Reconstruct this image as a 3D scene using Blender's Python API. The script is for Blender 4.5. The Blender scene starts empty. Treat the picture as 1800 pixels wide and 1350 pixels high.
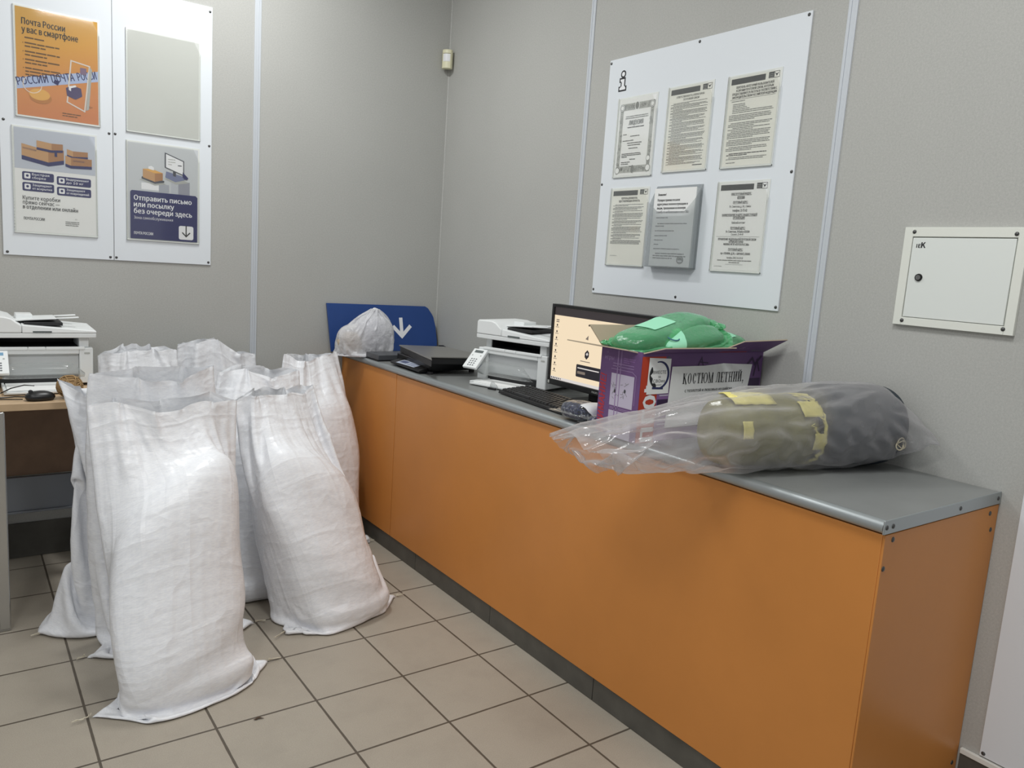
import bpy, bmesh, math, random
import numpy as np
from mathutils import Matrix, Vector

S = bpy.context.scene
COL = S.collection
PI = math.pi

# ------------------------------------------------------------------ camera
F_PX = 1368.67
cam_d = bpy.data.cameras.new('camera')
cam_d.sensor_width = 36.0
cam_d.lens = F_PX / 1800 * 36
cam_d.clip_start = 0.05
cam = bpy.data.objects.new('camera', cam_d)
COL.objects.link(cam)
_R = (0.81330262, -0.57805659, 0.06625281)
_U = (0.0342458, 0.16122791, 0.98632286)
_F = (0.58083223, 0.79991008, -0.15092309)
cam.matrix_world = Matrix(((_R[0], _U[0], -_F[0], -2.1854), (_R[1], _U[1], -_F[1], -3.7646),
                           (_R[2], _U[2], -_F[2], 1.3734), (0, 0, 0, 1)))
S.camera = cam

# ------------------------------------------------------------------ world, lamps, exposure
wd = bpy.data.worlds.new('ambient_fill')  # even ambient fill added from the open camera sides, no window behind it
S.world = wd
wd.use_nodes = True
wd.node_tree.nodes['Background'].inputs[0].default_value = (0.93, 0.96, 1.0, 1)
wd.node_tree.nodes['Background'].inputs[1].default_value = 0.50
S.view_settings.view_transform = 'Standard'
S.view_settings.look = 'None'
S.view_settings.exposure = 0.0
S.view_settings.gamma = 1.0
S.view_settings.use_curve_mapping = False
S.cycles.max_bounces = 12
S.cycles.transparent_max_bounces = 24
S.cycles.use_denoising = True
S.cycles.sample_clamp_indirect = 4.0


def ceiling_lamp(x, y, power, sx=0.6, sy=0.6):
    l = bpy.data.lights.new('ceiling_lamp', 'AREA')
    l.shape = 'RECTANGLE'
    l.size, l.size_y = sx, sy
    l.energy = power
    l.color = (0.985, 1.0, 0.995)
    o = bpy.data.objects.new('ceiling_lamp', l)
    o.location = (x, y, 3.02)
    COL.objects.link(o)


ceiling_lamp(-1.25, -0.80, 23, 0.16, 0.55)
ceiling_lamp(-2.7, -1.3, 7, 0.25, 0.9)
ceiling_lamp(-1.3, -3.1, 26)
ceiling_lamp(-2.9, -3.3, 26)

# ------------------------------------------------------------------ materials


def lin(c):
    c = c / 255.0
    return c / 12.92 if c <= 0.04045 else ((c + 0.055) / 1.055) ** 2.4


def C(r, g, b):
    return (lin(r), lin(g), lin(b), 1)


MATS = {}


class NT:
    def __init__(self, m):
        self.t = m.node_tree
        self.b = self.t.nodes['Principled BSDF']

    def n(self, typ, **kw):
        x = self.t.nodes.new(typ)
        for k, v in kw.items():
            setattr(x, k, v)
        return x

    def l(self, a, b):
        self.t.links.new(a, b)

    def math(self, op, a, b=None, c=None):
        x = self.n('ShaderNodeMath', operation=op)
        for i, v in enumerate((a, b, c)):
            if v is None:
                continue
            if isinstance(v, (int, float)):
                x.inputs[i].default_value = v
            else:
                self.l(v, x.inputs[i])
        return x.outputs[0]

    def mix(self, f, a, b):
        x = self.n('ShaderNodeMix', data_type='RGBA')
        for s, v in ((x.inputs[0], f), (x.inputs[6], a), (x.inputs[7], b)):
            if isinstance(v, (int, float, tuple)):
                s.default_value = v
            else:
                self.l(v, s)
        return x.outputs[2]

    def noise(self, vec, scale, detail=3, rough=0.5):
        x = self.n('ShaderNodeTexNoise')
        x.inputs['Scale'].default_value = scale
        x.inputs['Detail'].default_value = detail
        x.inputs['Roughness'].default_value = rough
        if vec is not None:
            self.l(vec, x.inputs['Vector'])
        return x.outputs['Fac']

    def ramp(self, f, stops):
        x = self.n('ShaderNodeValToRGB')
        e = x.color_ramp.elements
        e[0].position, e[0].color = stops[0]
        e[1].position, e[1].color = stops[-1]
        for p, c in stops[1:-1]:
            q = e.new(p)
            q.color = c
        self.l(f, x.inputs[0])
        return x.outputs[0]

    def bump(self, h, strength=0.3, dist=0.002):
        x = self.n('ShaderNodeBump')
        x.inputs['Strength'].default_value = strength
        x.inputs['Distance'].default_value = dist
        self.l(h, x.inputs['Height'])
        self.l(x.outputs[0], self.b.inputs['Normal'])


def mat(name, col, rough=0.5, metal=0.0, spec=0.5, noise=None, bump=None, emit=None, coat=0, alpha=None, trans=None):
    """noise=(scale, amount) colour variation; bump=(scale, strength, dist)"""
    m = bpy.data.materials.new(name)
    m.use_nodes = True
    t = NT(m)
    b = t.b
    b.inputs['Base Color'].default_value = col if not emit else tuple(v * 0.06 for v in col[:3]) + (1,)
    b.inputs['Roughness'].default_value = rough
    b.inputs['Metallic'].default_value = metal
    b.inputs['Specular IOR Level'].default_value = spec
    if coat:
        b.inputs['Coat Weight'].default_value = coat
        b.inputs['Coat Roughness'].default_value = 0.1
    tc = None
    if noise or bump:
        tc = t.n('ShaderNodeTexCoord').outputs['Object']
    if noise:
        f = t.noise(tc, noise[0], 4, 0.6)
        k = noise[1]
        c2 = tuple(max(0, min(1, v * (1 - k))) for v in col[:3]) + (1,)
        c3 = tuple(max(0, min(1, v * (1 + k))) for v in col[:3]) + (1,)
        t.l(t.ramp(f, [(0.3, c2), (0.7, c3)]), b.inputs['Base Color'])
    if bump:
        t.bump(t.noise(tc, bump[0], 3), bump[1], bump[2])
    if emit:
        b.inputs['Emission Color'].default_value = col
        b.inputs['Emission Strength'].default_value = emit
    if alpha is not None:
        b.inputs['Alpha'].default_value = alpha
    MATS[name] = m
    return m


def film(name, tint, body, gloss_rough=0.15, spec_ior=1.45, trans=0.5, rough_bump=None):
    """thin plastic film: transparent + translucent/diffuse body + sheen of reflection"""
    m = bpy.data.materials.new(name)
    m.use_nodes = True
    t = NT(m)
    out = t.t.nodes['Material Output']
    t.t.nodes.remove(t.b)
    tr = t.n('ShaderNodeBsdfTransparent')
    tr.inputs[0].default_value = tint
    di = t.n('ShaderNodeBsdfDiffuse')
    di.inputs[0].default_value = body
    tl = t.n('ShaderNodeBsdfTranslucent')
    tl.inputs[0].default_value = body
    md = t.n('ShaderNodeMixShader')
    md.inputs[0].default_value = 0.4
    t.l(di.outputs[0], md.inputs[1])
    t.l(tl.outputs[0], md.inputs[2])
    m1 = t.n('ShaderNodeMixShader')
    lw = t.n('ShaderNodeLayerWeight')
    lw.inputs[0].default_value = 0.35
    fac = t.math('MULTIPLY_ADD', lw.outputs['Facing'], (1 - trans) * 1.6, (1 - trans) * 0.75)
    t.l(t.math('MINIMUM', fac, 1.0), m1.inputs[0])
    t.l(tr.outputs[0], m1.inputs[1])
    t.l(md.outputs[0], m1.inputs[2])
    gl = t.n('ShaderNodeBsdfGlossy')
    gl.inputs['Roughness'].default_value = gloss_rough
    gl.inputs['Color'].default_value = (1, 1, 1, 1)
    fr = t.n('ShaderNodeFresnel')
    bf = t.n('ShaderNodeNewGeometry').outputs['Backfacing']
    t.l(t.math('MULTIPLY_ADD', bf, 1 / spec_ior - spec_ior, spec_ior), fr.inputs[0])
    m2 = t.n('ShaderNodeMixShader')
    t.l(fr.outputs[0], m2.inputs[0])
    t.l(m1.outputs[0], m2.inputs[1])
    t.l(gl.outputs[0], m2.inputs[2])
    t.l(m2.outputs[0], out.inputs[0])
    if rough_bump:
        bp = t.n('ShaderNodeBump')
        bp.inputs['Strength'].default_value = rough_bump[1]
        bp.inputs['Distance'].default_value = rough_bump[2]
        tc = t.n('ShaderNodeTexCoord').outputs['Object']
        t.l(t.noise(tc, rough_bump[0], 4), bp.inputs['Height'])
        for x in (di, gl, tl, fr):
            t.l(bp.outputs[0], x.inputs['Normal'])
    MATS[name] = m
    return m


# ------------------------------------------------------------------ geometry helpers
class MB:
    """collects faces, then links them as ONE mesh object"""

    def __init__(self):
        self.v, self.f, self.m = [], [], []

    def add(self, vs, fs, mi=0):
        o = len(self.v)
        self.v += [tuple(map(float, p)) for p in vs]
        self.f += [tuple(i + o for i in f) for f in fs]
        self.m += [mi] * len(fs)
        return self

    def box(self, x0, x1, y0, y1, z0, z1, mi=0):
        x0, x1 = min(x0, x1), max(x0, x1)
        y0, y1 = min(y0, y1), max(y0, y1)
        z0, z1 = min(z0, z1), max(z0, z1)
        vs = [(x0, y0, z0), (x1, y0, z0), (x1, y1, z0), (x0, y1, z0), (x0, y0, z1), (x1, y0, z1), (x1, y1, z1), (x0, y1, z1)]
        return self.add(vs, [(3, 2, 1, 0), (4, 5, 6, 7), (0, 1, 5, 4), (1, 2, 6, 5), (2, 3, 7, 6), (3, 0, 4, 7)], mi)

    def hexa(self, vs, mi=0):
        """8 corners: bottom 4 (ccw from above), top 4"""
        return self.add(vs, [(3, 2, 1, 0), (4, 5, 6, 7), (0, 1, 5, 4), (1, 2, 6, 5), (2, 3, 7, 6), (3, 0, 4, 7)], mi)

    def prism(self, pts, z0, z1, mi=0, axis='z'):
        n = len(pts)
        f = {'z': lambda p, h: (p[0], p[1], h), 'x': lambda p, h: (h, p[0], p[1]), 'y': lambda p, h: (p[0], h, p[1])}[axis]
        vs = [f(p, z0) for p in pts] + [f(p, z1) for p in pts]
        fs = [tuple(range(n - 1, -1, -1)), tuple(range(n, 2 * n))]
        fs += [(i, (i + 1) % n, n + (i + 1) % n, n + i) for i in range(n)]
        return self.add(vs, fs, mi)

    def cyl(self, c, r, h, axis='z', n=20, mi=0, r2=None):
        r2 = r if r2 is None else r2
        a = [(math.cos(2 * PI * i / n), math.sin(2 * PI * i / n)) for i in range(n)]
        f = {'z': lambda u, v, w: (c[0] + u, c[1] + v, c[2] + w), 'x': lambda u, v, w: (c[0] + w, c[1] + u, c[2] + v),
             'y': lambda u, v, w: (c[0] + v, c[1] + w, c[2] + u)}[axis]
        vs = [f(r * u, r * v, 0) for u, v in a] + [f(r2 * u, r2 * v, h) for u, v in a]
        fs = [tuple(range(n - 1, -1, -1)), tuple(range(n, 2 * n))]
        fs += [(i, (i + 1) % n, n + (i + 1) % n, n + i) for i in range(n)]
        return self.add(vs, fs, mi)

    def dome(self, c, r, h, axis='z', n=14, k=4, mi=0):
        rings = []
        for j in range(k):
            t = j / k * PI / 2
            rings.append((r * math.cos(t), h * math.sin(t)))
        f = {'z': lambda u, v, w: (c[0] + u, c[1] + v, c[2] + w), 'x': lambda u, v, w: (c[0] + w, c[1] + u, c[2] + v),
             '-x': lambda u, v, w: (c[0] - w, c[1] + u, c[2] + v), '-y': lambda u, v, w: (c[0] + u, c[1] - w, c[2] + v)}[axis]
        vs, fs = [], []
        for rr, hh in rings:
            vs += [f(rr * math.cos(2 * PI * i / n), rr * math.sin(2 * PI * i / n), hh) for i in range(n)]
        vs.append(f(0, 0, h))
        for j in range(k - 1):
            fs += [(j * n + i, j * n + (i + 1) % n, (j + 1) * n + (i + 1) % n, (j + 1) * n + i) for i in range(n)]
        fs += [((k - 1) * n + i, (k - 1) * n + (i + 1) % n, k * n) for i in range(n)]
        return self.add(vs, fs, mi)

    def tube(self, pts, r, n=8, mi=0, closed=False):
        pts = [Vector(p) for p in pts]
        m = len(pts)
        vs, fs = [], []
        prev = None
        for i, p in enumerate(pts):
            a = pts[(i - 1) % m] if (closed or i > 0) else p
            b = pts[(i + 1) % m] if (closed or i < m - 1) else p
            d = (b - a).normalized()
            if prev is None:
                prev = d.orthogonal().normalized()
            u = (prev - d * prev.dot(d)).normalized()
            prev = u
            w = d.cross(u)
            rr = r[i] if isinstance(r, (list, tuple)) else r
            for j in range(n):
                t = 2 * PI * j / n
                vs.append(p + (u * math.cos(t) + w * math.sin(t)) * rr)
        last = m if closed else m - 1
        for i in range(last):
            k = (i + 1) % m
            fs += [(i * n + j, i * n + (j + 1) % n, k * n + (j + 1) % n, k * n + j) for j in range(n)]
        if not closed:
            fs += [tuple(range(n - 1, -1, -1)), tuple((m - 1) * n + j for j in range(n))]
        return self.add(vs, fs, mi)

    def build(self, name, mats, parent=None, bevel=0.0, seg=2, smooth=True, angle=35, sub=0):
        me = bpy.data.meshes.new(name)
        me.from_pydata(self.v, [], self.f)
        if not isinstance(mats, (list, tuple)):
            mats = [mats]
        for m in mats:
            me.materials.append(m)
        me.polygons.foreach_set('material_index', self.m)
        me.polygons.foreach_set('use_smooth', [smooth] * len(self.f))
        me.update()
        if smooth and angle < 180:
            me.set_sharp_from_angle(angle=math.radians(angle))
        o = bpy.data.objects.new(name, me)
        COL.objects.link(o)
        if parent is not None:
            o.parent = parent
        if bevel:
            b = o.modifiers.new('bevel', 'BEVEL')
            b.width = bevel
            b.segments = seg
            b.limit_method = 'ANGLE'
            b.angle_limit = math.radians(40)
            b.harden_normals = False
        if sub:
            s = o.modifiers.new('subsurf', 'SUBSURF')
            s.levels = s.render_levels = sub
        return o


def tag(o, label=None, cat=None, group=None, kind=None):
    if label:
        o['label'] = label
    if cat:
        o['category'] = cat
    if group:
        o['group'] = group
    if kind:
        o['kind'] = kind
    return o


def thing(name, label, cat, loc=(0, 0, 0), rz=0.0, group=None):
    o = bpy.data.objects.new(name, None)
    o.empty_display_size = 0.05
    COL.objects.link(o)
    o.location = loc
    o.rotation_euler = (0, 0, rz)
    return tag(o, label, cat, group)


def struct(name, mb, m, **kw):
    return tag(mb.build(name, m, **kw), kind='structure')


def wall_frame(name, label, cat, wall, a, z, group=None, off=0.0):
    """an Empty on a wall: local x = viewer's right, local y = up, local z = out of the wall"""
    o = thing(name, label, cat, group=group)
    if wall == 'back':
        o.matrix_world = Matrix(((1, 0, 0, a), (0, 0, -1, -off), (0, 1, 0, z), (0, 0, 0, 1)))
    else:
        o.matrix_world = Matrix(((0, 0, -1, -off), (-1, 0, 0, a), (0, 1, 0, z), (0, 0, 0, 1)))
    return o


_txt_cache = {}
_font = [None, 1.0]
try:                                                          # Blender's own bundled sans face: clean Cyrillic outlines
    import os
    _font[0] = bpy.data.fonts.load(os.path.join(bpy.utils.system_resource('DATAFILES'), 'fonts', 'Noto Sans CJK Regular.woff2'))
except Exception:
    _font[0] = None


def text_geo(s, size, bold=0.0, shear=0.0, sx=1.0, spacing=1.0):
    key = (s, bold, shear, spacing)
    if key not in _txt_cache:
        cu = bpy.data.curves.new('txt', 'FONT')
        cu.body = s
        cu.size = 1.0
        if _font[0]:
            cu.font = _font[0]
        cu.offset = bold
        cu.shear = shear
        cu.space_character = spacing
        cu.resolution_u = 2
        cu.fill_mode = 'FRONT'
        ob = bpy.data.objects.new('txt', cu)
        COL.objects.link(ob)
        dg = bpy.context.evaluated_depsgraph_get()
        me = bpy.data.meshes.new_from_object(ob.evaluated_get(dg))
        vs = [(v.co.x, v.co.y) for v in me.vertices]
        fs = [tuple(p.vertices) for p in me.polygons]
        bpy.data.objects.remove(ob)
        bpy.data.curves.remove(cu)
        bpy.data.meshes.remove(me)
        _txt_cache[key] = (vs, fs)
    vs, fs = _txt_cache[key]
    size = size * _font[1]
    return [(x * size * sx, y * size) for x, y in vs], fs


if _font[0]:
    _g = text_geo('П', 1.0)[0]
    _font[1] = 0.70 / (max(v[1] for v in _g) - min(v[1] for v in _g))


class Print:
    """a flat printed sheet: shapes laid a hair above one another in local x/y"""

    def __init__(self, mats):
        self.mb = MB()
        self.mats = list(mats)
        self.z = 0.0
        self.rng = random.Random(5)
        self.cnt = 0

    def mi(self, m):
        if m not in self.mats:
            self.mats.append(m)
        return self.mats.index(m)

    def poly(self, pts, m, layer=1, flat=False):
        # keep normals towards +z
        a = sum(pts[i][0] * pts[(i + 1) % len(pts)][1] - pts[(i + 1) % len(pts)][0] * pts[i][1] for i in range(len(pts)))
        if a < 0:
            pts = pts[::-1]
        if not flat:
            self.cnt += 1
        z = self.z + layer * 0.00026 + min(self.cnt, 60) * 0.000004
        self.mb.add([(p[0], p[1], z) for p in pts], [tuple(range(len(pts)))], self.mi(m))

    def rect(self, x, y, w, h, m, layer=1, flat=False):
        self.poly([(x, y), (x + w, y), (x + w, y + h), (x, y + h)], m, layer, flat)

    def rrect(self, x, y, w, h, r, m, layer=1, n=5):
        pts = []
        for cx, cy, a0 in ((x + w - r, y + r, -PI / 2), (x + w - r, y + h - r, 0), (x + r, y + h - r, PI / 2), (x + r, y + r, PI)):
            pts += [(cx + r * math.cos(a0 + PI / 2 * i / n), cy + r * math.sin(a0 + PI / 2 * i / n)) for i in range(n + 1)]
        self.poly(pts, m, layer)

    def ell(self, x, y, rx, ry, m, layer=1, n=24):
        self.poly([(x + rx * math.cos(2 * PI * i / n), y + ry * math.sin(2 * PI * i / n)) for i in range(n)], m, layer)

    def arc(self, x, y, r, w, a0, a1, m, layer=1, n=24, sy=1.0):
        for i in range(n):
            t0, t1 = a0 + (a1 - a0) * i / n, a0 + (a1 - a0) * (i + 1) / n
            w0 = w(i / n) if callable(w) else w
            w1 = w((i + 1) / n) if callable(w) else w
            self.poly([(x + r * math.cos(t0), y + sy * r * math.sin(t0)), (x + r * math.cos(t1), y + sy * r * math.sin(t1)),
                       (x + (r - w1) * math.cos(t1), y + sy * (r - w1) * math.sin(t1)), (x + (r - w0) * math.cos(t0), y + sy * (r - w0) * math.sin(t0))], m, layer)

    def line(self, pts, w, m, layer=1, closed=False):
        q = list(pts) + ([pts[0]] if closed else [])
        for a, b in zip(q[:-1], q[1:]):
            dx, dy = b[0] - a[0], b[1] - a[1]
            l = math.hypot(dx, dy) or 1
            nx, ny = -dy / l * w / 2, dx / l * w / 2
            ex, ey = dx / l * w / 2, dy / l * w / 2
            self.poly([(a[0] + nx - ex, a[1] + ny - ey), (b[0] + nx + ex, b[1] + ny + ey), (b[0] - nx + ex, b[1] - ny + ey), (a[0] - nx - ex, a[1] - ny - ey)], m, layer)

    def text(self, s, x, y, size, m, align='l', bold=0.0, shear=0.0, sx=1.0, layer=2, rot=0.0, fit=None, spacing=1.0):
        vs, fs = text_geo(s, size, 0.0, shear, sx, spacing)
        if not vs:
            return
        x0, x1 = min(v[0] for v in vs), max(v[0] for v in vs)
        k = fit / (x1 - x0) if fit else 1.0
        off = {'l': -x0, 'c': -(x0 + x1) / 2, 'r': -x1}[align]
        c, s_ = math.cos(rot), math.sin(rot)
        z = self.z + layer * 0.00026 + min(self.cnt, 60) * 0.000004
        b = bold * size * 1.5
        # heavier type: the same letters laid again a hair to each side
        for q, (ox, oy) in enumerate(((-b, 0), (b, 0), (0, b * .6), (0, -b * .6)) if bold else ((0, 0),)):
            out = []
            for vx, vy in vs:
                a, e = (vx + off) * k + ox, vy + oy
                out.append((x + a * c - e * s_, y + a * s_ + e * c, z + q * 0.000006))
            self.mb.add(out, fs, self.mi(m))

    def lines(self, x, y, w, n, dy, h, m, indent=0.0, last=0.5, layer=1, center=False):
        """n rows of tiny illegible print as runs of word-long marks, from y downward"""
        for i in range(n):
            full = w * (last if i == n - 1 else self.rng.uniform(0.93, 1.0))
            cx = x + (w - full) / 2 if center else x + (indent if i == 0 else 0)
            end = cx + full - (0 if center else (indent if i == 0 else 0))
            while cx < end - h:
                l = min(self.rng.uniform(2.2, 8) * h, end - cx)
                self.rect(cx, y - i * dy - h * self.rng.uniform(.9, 1.05), l, h, m, layer, True)
                cx += l + h * 0.5

    def build(self, name, parent, z=0.0):
        o = self.mb.build(name, self.mats, parent, smooth=False)
        o.location.z = z
        return o
# ------------------------------------------------------------------ room
def wall_material():
    m = mat('grey_laminate', C(176, 176, 171), 0.62, spec=0.3)
    t = NT(m)
    tc = t.n('ShaderNodeTexCoord').outputs['Object']
    a = t.noise(tc, 520, 2, 0.7)
    b = t.noise(tc, 170, 3, 0.6)
    f = t.math('MULTIPLY_ADD', a, 0.6, t.math('MULTIPLY', b, 0.4))
    col = t.ramp(f, [(0.3, C(168, 168, 164)), (0.5, C(181, 181, 177)), (0.7, C(195, 195, 190))])
    big = t.ramp(t.noise(tc, 1.6, 4), [(0.35, (0.95, 0.95, 0.95, 1)), (0.65, (1, 1, 1, 1))])
    mx = t.n('ShaderNodeMix', data_type='RGBA', blend_type='MULTIPLY')
    mx.inputs[0].default_value = 1
    t.l(col, mx.inputs[6])
    t.l(big, mx.inputs[7])
    t.l(mx.outputs[2], t.b.inputs['Base Color'])
    t.bump(f, 0.06, 0.0008)
    return m


def floor_material():
    m = mat('floor_tile', C(170, 158, 140), 0.45, spec=0.35)
    t = NT(m)
    pos = t.n('ShaderNodeNewGeometry').outputs['Position']
    sp = t.n('ShaderNodeSeparateXYZ')
    t.l(pos, sp.inputs[0])
    T, x0, y0, g = 0.3, -0.7095, -0.7393, 0.0028
    ux = t.math('DIVIDE', t.math('SUBTRACT', sp.outputs[0], x0), T)
    uy = t.math('DIVIDE', t.math('SUBTRACT', sp.outputs[1], y0), T)
    masks = []
    cells = []
    wob = t.math('MULTIPLY', t.math('SUBTRACT', t.noise(pos, 30, 3), 0.5), 0.006)
    for u in (ux, uy):
        fr = t.math('FRACT', t.math('ADD', u, 100.5))
        d = t.math('ABSOLUTE', t.math('SUBTRACT', fr, 0.5))
        ss = t.n('ShaderNodeMapRange', interpolation_type='SMOOTHSTEP')
        t.l(t.math('ADD', d, wob), ss.inputs[0])
        ss.inputs[1].default_value = g / T
        ss.inputs[2].default_value = g / T + 0.005
        masks.append(ss.outputs[0])
        cells.append(t.math('FLOOR', t.math('ADD', u, 100.0)))
    tile = t.math('MULTIPLY', masks[0], masks[1])
    cb = t.n('ShaderNodeCombineXYZ')
    t.l(cells[0], cb.inputs[0])
    t.l(cells[1], cb.inputs[1])
    wn = t.n('ShaderNodeTexWhiteNoise', noise_dimensions='3D')
    t.l(cb.outputs[0], wn.inputs[0])
    speck = t.noise(pos, 420, 2, 0.7)
    cloud = t.noise(pos, 7, 5, 0.65)
    c1 = t.ramp(speck, [(0.3, C(155, 147, 134)), (0.5, C(167, 159, 146)), (0.72, C(178, 170, 156))])
    c2 = t.mix(t.math('MULTIPLY', t.ramp(cloud, [(0.45, (0, 0, 0, 1)), (0.75, (1, 1, 1, 1))]), 0.3), c1, C(140, 133, 122))
    c3 = t.mix(t.math('MULTIPLY', wn.outputs['Value'], 0.12), c2, C(166, 152, 137))
    fin = t.mix(tile, C(88, 80, 70), c3)
    t.l(fin, t.b.inputs['Base Color'])
    t.bump(t.math('ADD', tile, t.math('MULTIPLY', speck, 0.06)), 0.35, 0.002)
    return m


wallm = wall_material()
alu = mat('brushed_aluminium', C(200, 205, 211), 0.5, 0.1)
white_tr = mat('white_trim', C(226, 226, 220), 0.45)
dark_tile = mat('dark_grey_tile', C(84, 82, 76), 0.5, noise=(9, 0.2))

mb = MB()
mb.box(-6, 0.12, -7, 0.12, -0.05, 0.0)
struct('floor', mb, floor_material(), smooth=False)
mb = MB()
mb.box(-6, 0.12, -7, 0.12, 3.05, 3.12)
struct('ceiling', mb, mat('ceiling_white', C(225, 225, 222), 0.8), smooth=False)
mb = MB()
mb.box(-6, 0.12, 0, 0.12, 0, 3.05)
struct('wall_back', mb, wallm, smooth=False)
mb = MB()
mb.box(0, 0.12, -7, 0, 0, 3.05)
struct('wall_right', mb, wallm, smooth=False)


def joint(name, wall, a, w):
    """vertical aluminium H-profile covering a panel joint"""
    mb = MB()
    for u0, u1, d in ((-w / 2, -w * .18, .0045), (-w * .18, w * .18, .0028), (w * .18, w / 2, .0045)):
        if wall == 'back':
            mb.box(a + u0, a + u1, -d, 0.001, 0.15, 3.05)
        else:
            mb.box(-d, 0.001, a + u0, a + u1, 0.0, 3.05)
    struct(name, mb, alu, bevel=0.0012)


joint('trim_1', 'back', -1.012, 0.030)
joint('trim_2', 'right', -1.155, 0.026)
joint('trim_3', 'right', -2.336, 0.030)
mb = MB()
mb.prism([(-0.006, -0.0005), (-0.0005, -0.0005), (-0.0005, -0.006)], 0.88, 3.05)
struct('trim_4', mb, wallm, smooth=False)
mb = MB()
mb.box(-0.009, -0.0005, -7, -2.94, 0.001, 0.152, 0)
mb.box(-0.012, -0.0005, -7, -2.94, 0.152, 0.166, 1)
struct('baseboard_right', mb, [dark_tile, white_tr], bevel=0.001)
mb = MB()
mb.box(-6, -0.6, -0.009, -0.0005, 0.001, 0.152, 0)
struct('baseboard_back', mb, [dark_tile], bevel=0.001)

# ------------------------------------------------------------------ counter
orange = mat('orange_laminate', C(204, 134, 66), 0.38, spec=0.4, noise=(2.5, 0.05))
metal_top = mat('grey_worktop', C(139, 141, 140), 0.36, 0.15, noise=(5, 0.07), bump=(160, 0.08, 0.001))
edge_m = mat('satin_metal_edge', C(172, 178, 180), 0.40, 0.7)
screw_m = mat('dark_screw', C(92, 92, 92), 0.35, 0.8)
gapm = mat('dark_gap', C(60, 36, 18), 0.7)
HC, YE = 0.8782, -2.9325


def screw(mb, c, axis, r=0.006, h=0.003, mi=0):
    mb.dome(c, r, h, axis, 12, 3, mi)


# plinth of dark tiles under the counter
mb = MB()
for y0, y1 in ((0.0, -0.265), (-0.268, -0.865), (-0.868, -1.463), (-1.466, -2.062), (-2.065, -2.662), (-2.665, YE + 0.02)):
    mb.box(-0.5478, -0.535, y0, y1, 0.0005, 0.081)
struct('baseboard_counter', mb, dark_tile, bevel=0.0012)

cab1 = thing('counter_cabinet', 'short orange cabinet of the counter next to the corner, partly behind the sacks', 'cabinet', (-0.28, -0.31, 0.08))
mb = MB()
mb.box(-0.25, 0.272, -0.308, 0.300, 0.0, 0.765)
mb.build('body', gapm, cab1, smooth=False)
mb = MB()
mb.box(-0.272, -0.2505, -0.3085, 0.305, 0.0, 0.768)
mb.build('front_panel', orange, cab1, bevel=0.0015)

cab2 = thing('counter_cabinet', 'long orange cabinet forming most of the counter front and its near end', 'cabinet', (-0.28, -1.78, 0.0))
mb = MB()
mb.box(-0.25, 0.272, -1.1465, 1.155, 0.085, 0.845)
mb.build('body', gapm, cab2, smooth=False)
mb = MB()
mb.box(-0.272, -0.2505, -1.1465, 1.1575, 0.08, 0.846)
mb.build('front_panel', orange, cab2, bevel=0.0015)
mb = MB()
mb.box(-0.272, 0.2785, -1.1525, -1.1470, 0.0, 0.846)
mb.build('end_panel', orange, cab2, bevel=0.0015)
for x, z in ((-0.238, 0.832), (0.232, 0.828), (-0.262, 0.768), (0.250, 0.782), (0.250, 0.125), (-0.262, 0.1)):
    mb = MB()
    screw(mb, (x, -1.1524, z), '-y', 0.0065, 0.003)
    mb.build('screw', screw_m, cab2)

top = thing('counter_worktop', 'long grey worktop with a rounded metal edge on the orange counter', 'worktop', (-0.28, -1.466, 0.848))
mb = MB()
mb.box(-0.265, 0.2785, -1.4635, 1.464, 0.0012, HC - 0.848)
mb.build('slab', metal_top, top, smooth=False)
mb = MB()
prof = [(-0.266, 0.0303)]
for i in range(0, 9):
    a = PI / 2 + PI * i / 8
    prof.append((-0.2685 + 0.0148 * math.cos(a), 0.0152 + 0.0150 * math.sin(a)))
prof += [(-0.266, 0.0002)]
mb.prism(prof, -1.4635, 1.464, axis='y')
mb.build('front_edge', edge_m, top, angle=50)
mb = MB()
mb.box(-0.2833, 0.2785, -1.4685, -1.4640, 0.0005, 0.0325)
mb.build('end_strip', edge_m, top, bevel=0.0015)
for x in (-0.274, -0.248, 0.060, 0.262):
    mb = MB()
    screw(mb, (x, -1.4684, 0.0165), '-y', 0.0058, 0.003)
    mb.build('screw', screw_m, top)

# ------------------------------------------------------------------ information boards
board_m = mat('white_board', C(226, 231, 236), 0.5, spec=0.3)
board_e = mat('board_edge', C(205, 205, 200), 0.5)
paper = mat('paper_white', C(238, 239, 238), 0.7)
paper_w = mat('paper_warm', C(236, 236, 228), 0.7)
ink = mat('print_black', C(38, 38, 42), 0.7)
ink_g = mat('print_grey', C(122, 124, 122), 0.7)
ink_l = mat('print_light_grey', C(176, 178, 174), 0.7)
ink_w = mat('print_white', C(238, 239, 242), 0.7)
navy = mat('print_navy', C(24, 28, 94), 0.6)
pocket_m = film('clear_acrylic', (0.99, 0.99, 0.985, 1), C(220, 224, 218), 0.06, 1.45, trans=0.96)
pocket_b = mat('pocket_back', C(228, 231, 228), 0.25, spec=0.6)


def pane(parent, w, h, x, y, screws, name='panel'):
    mb = MB()
    mb.box(-w / 2, w / 2, -h / 2, h / 2, 0.0005, 0.0055)
    mb.build(name, board_m, parent, bevel=0.0008)
    for sx, sy in screws:
        m2 = MB()
        m2.dome((0, 0, 0), 0.0055, 0.003, 'z', 12, 3)
        o = m2.build('screw', screw_m, parent)
        o.location = (sx, sy, 0.0055)


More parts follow.
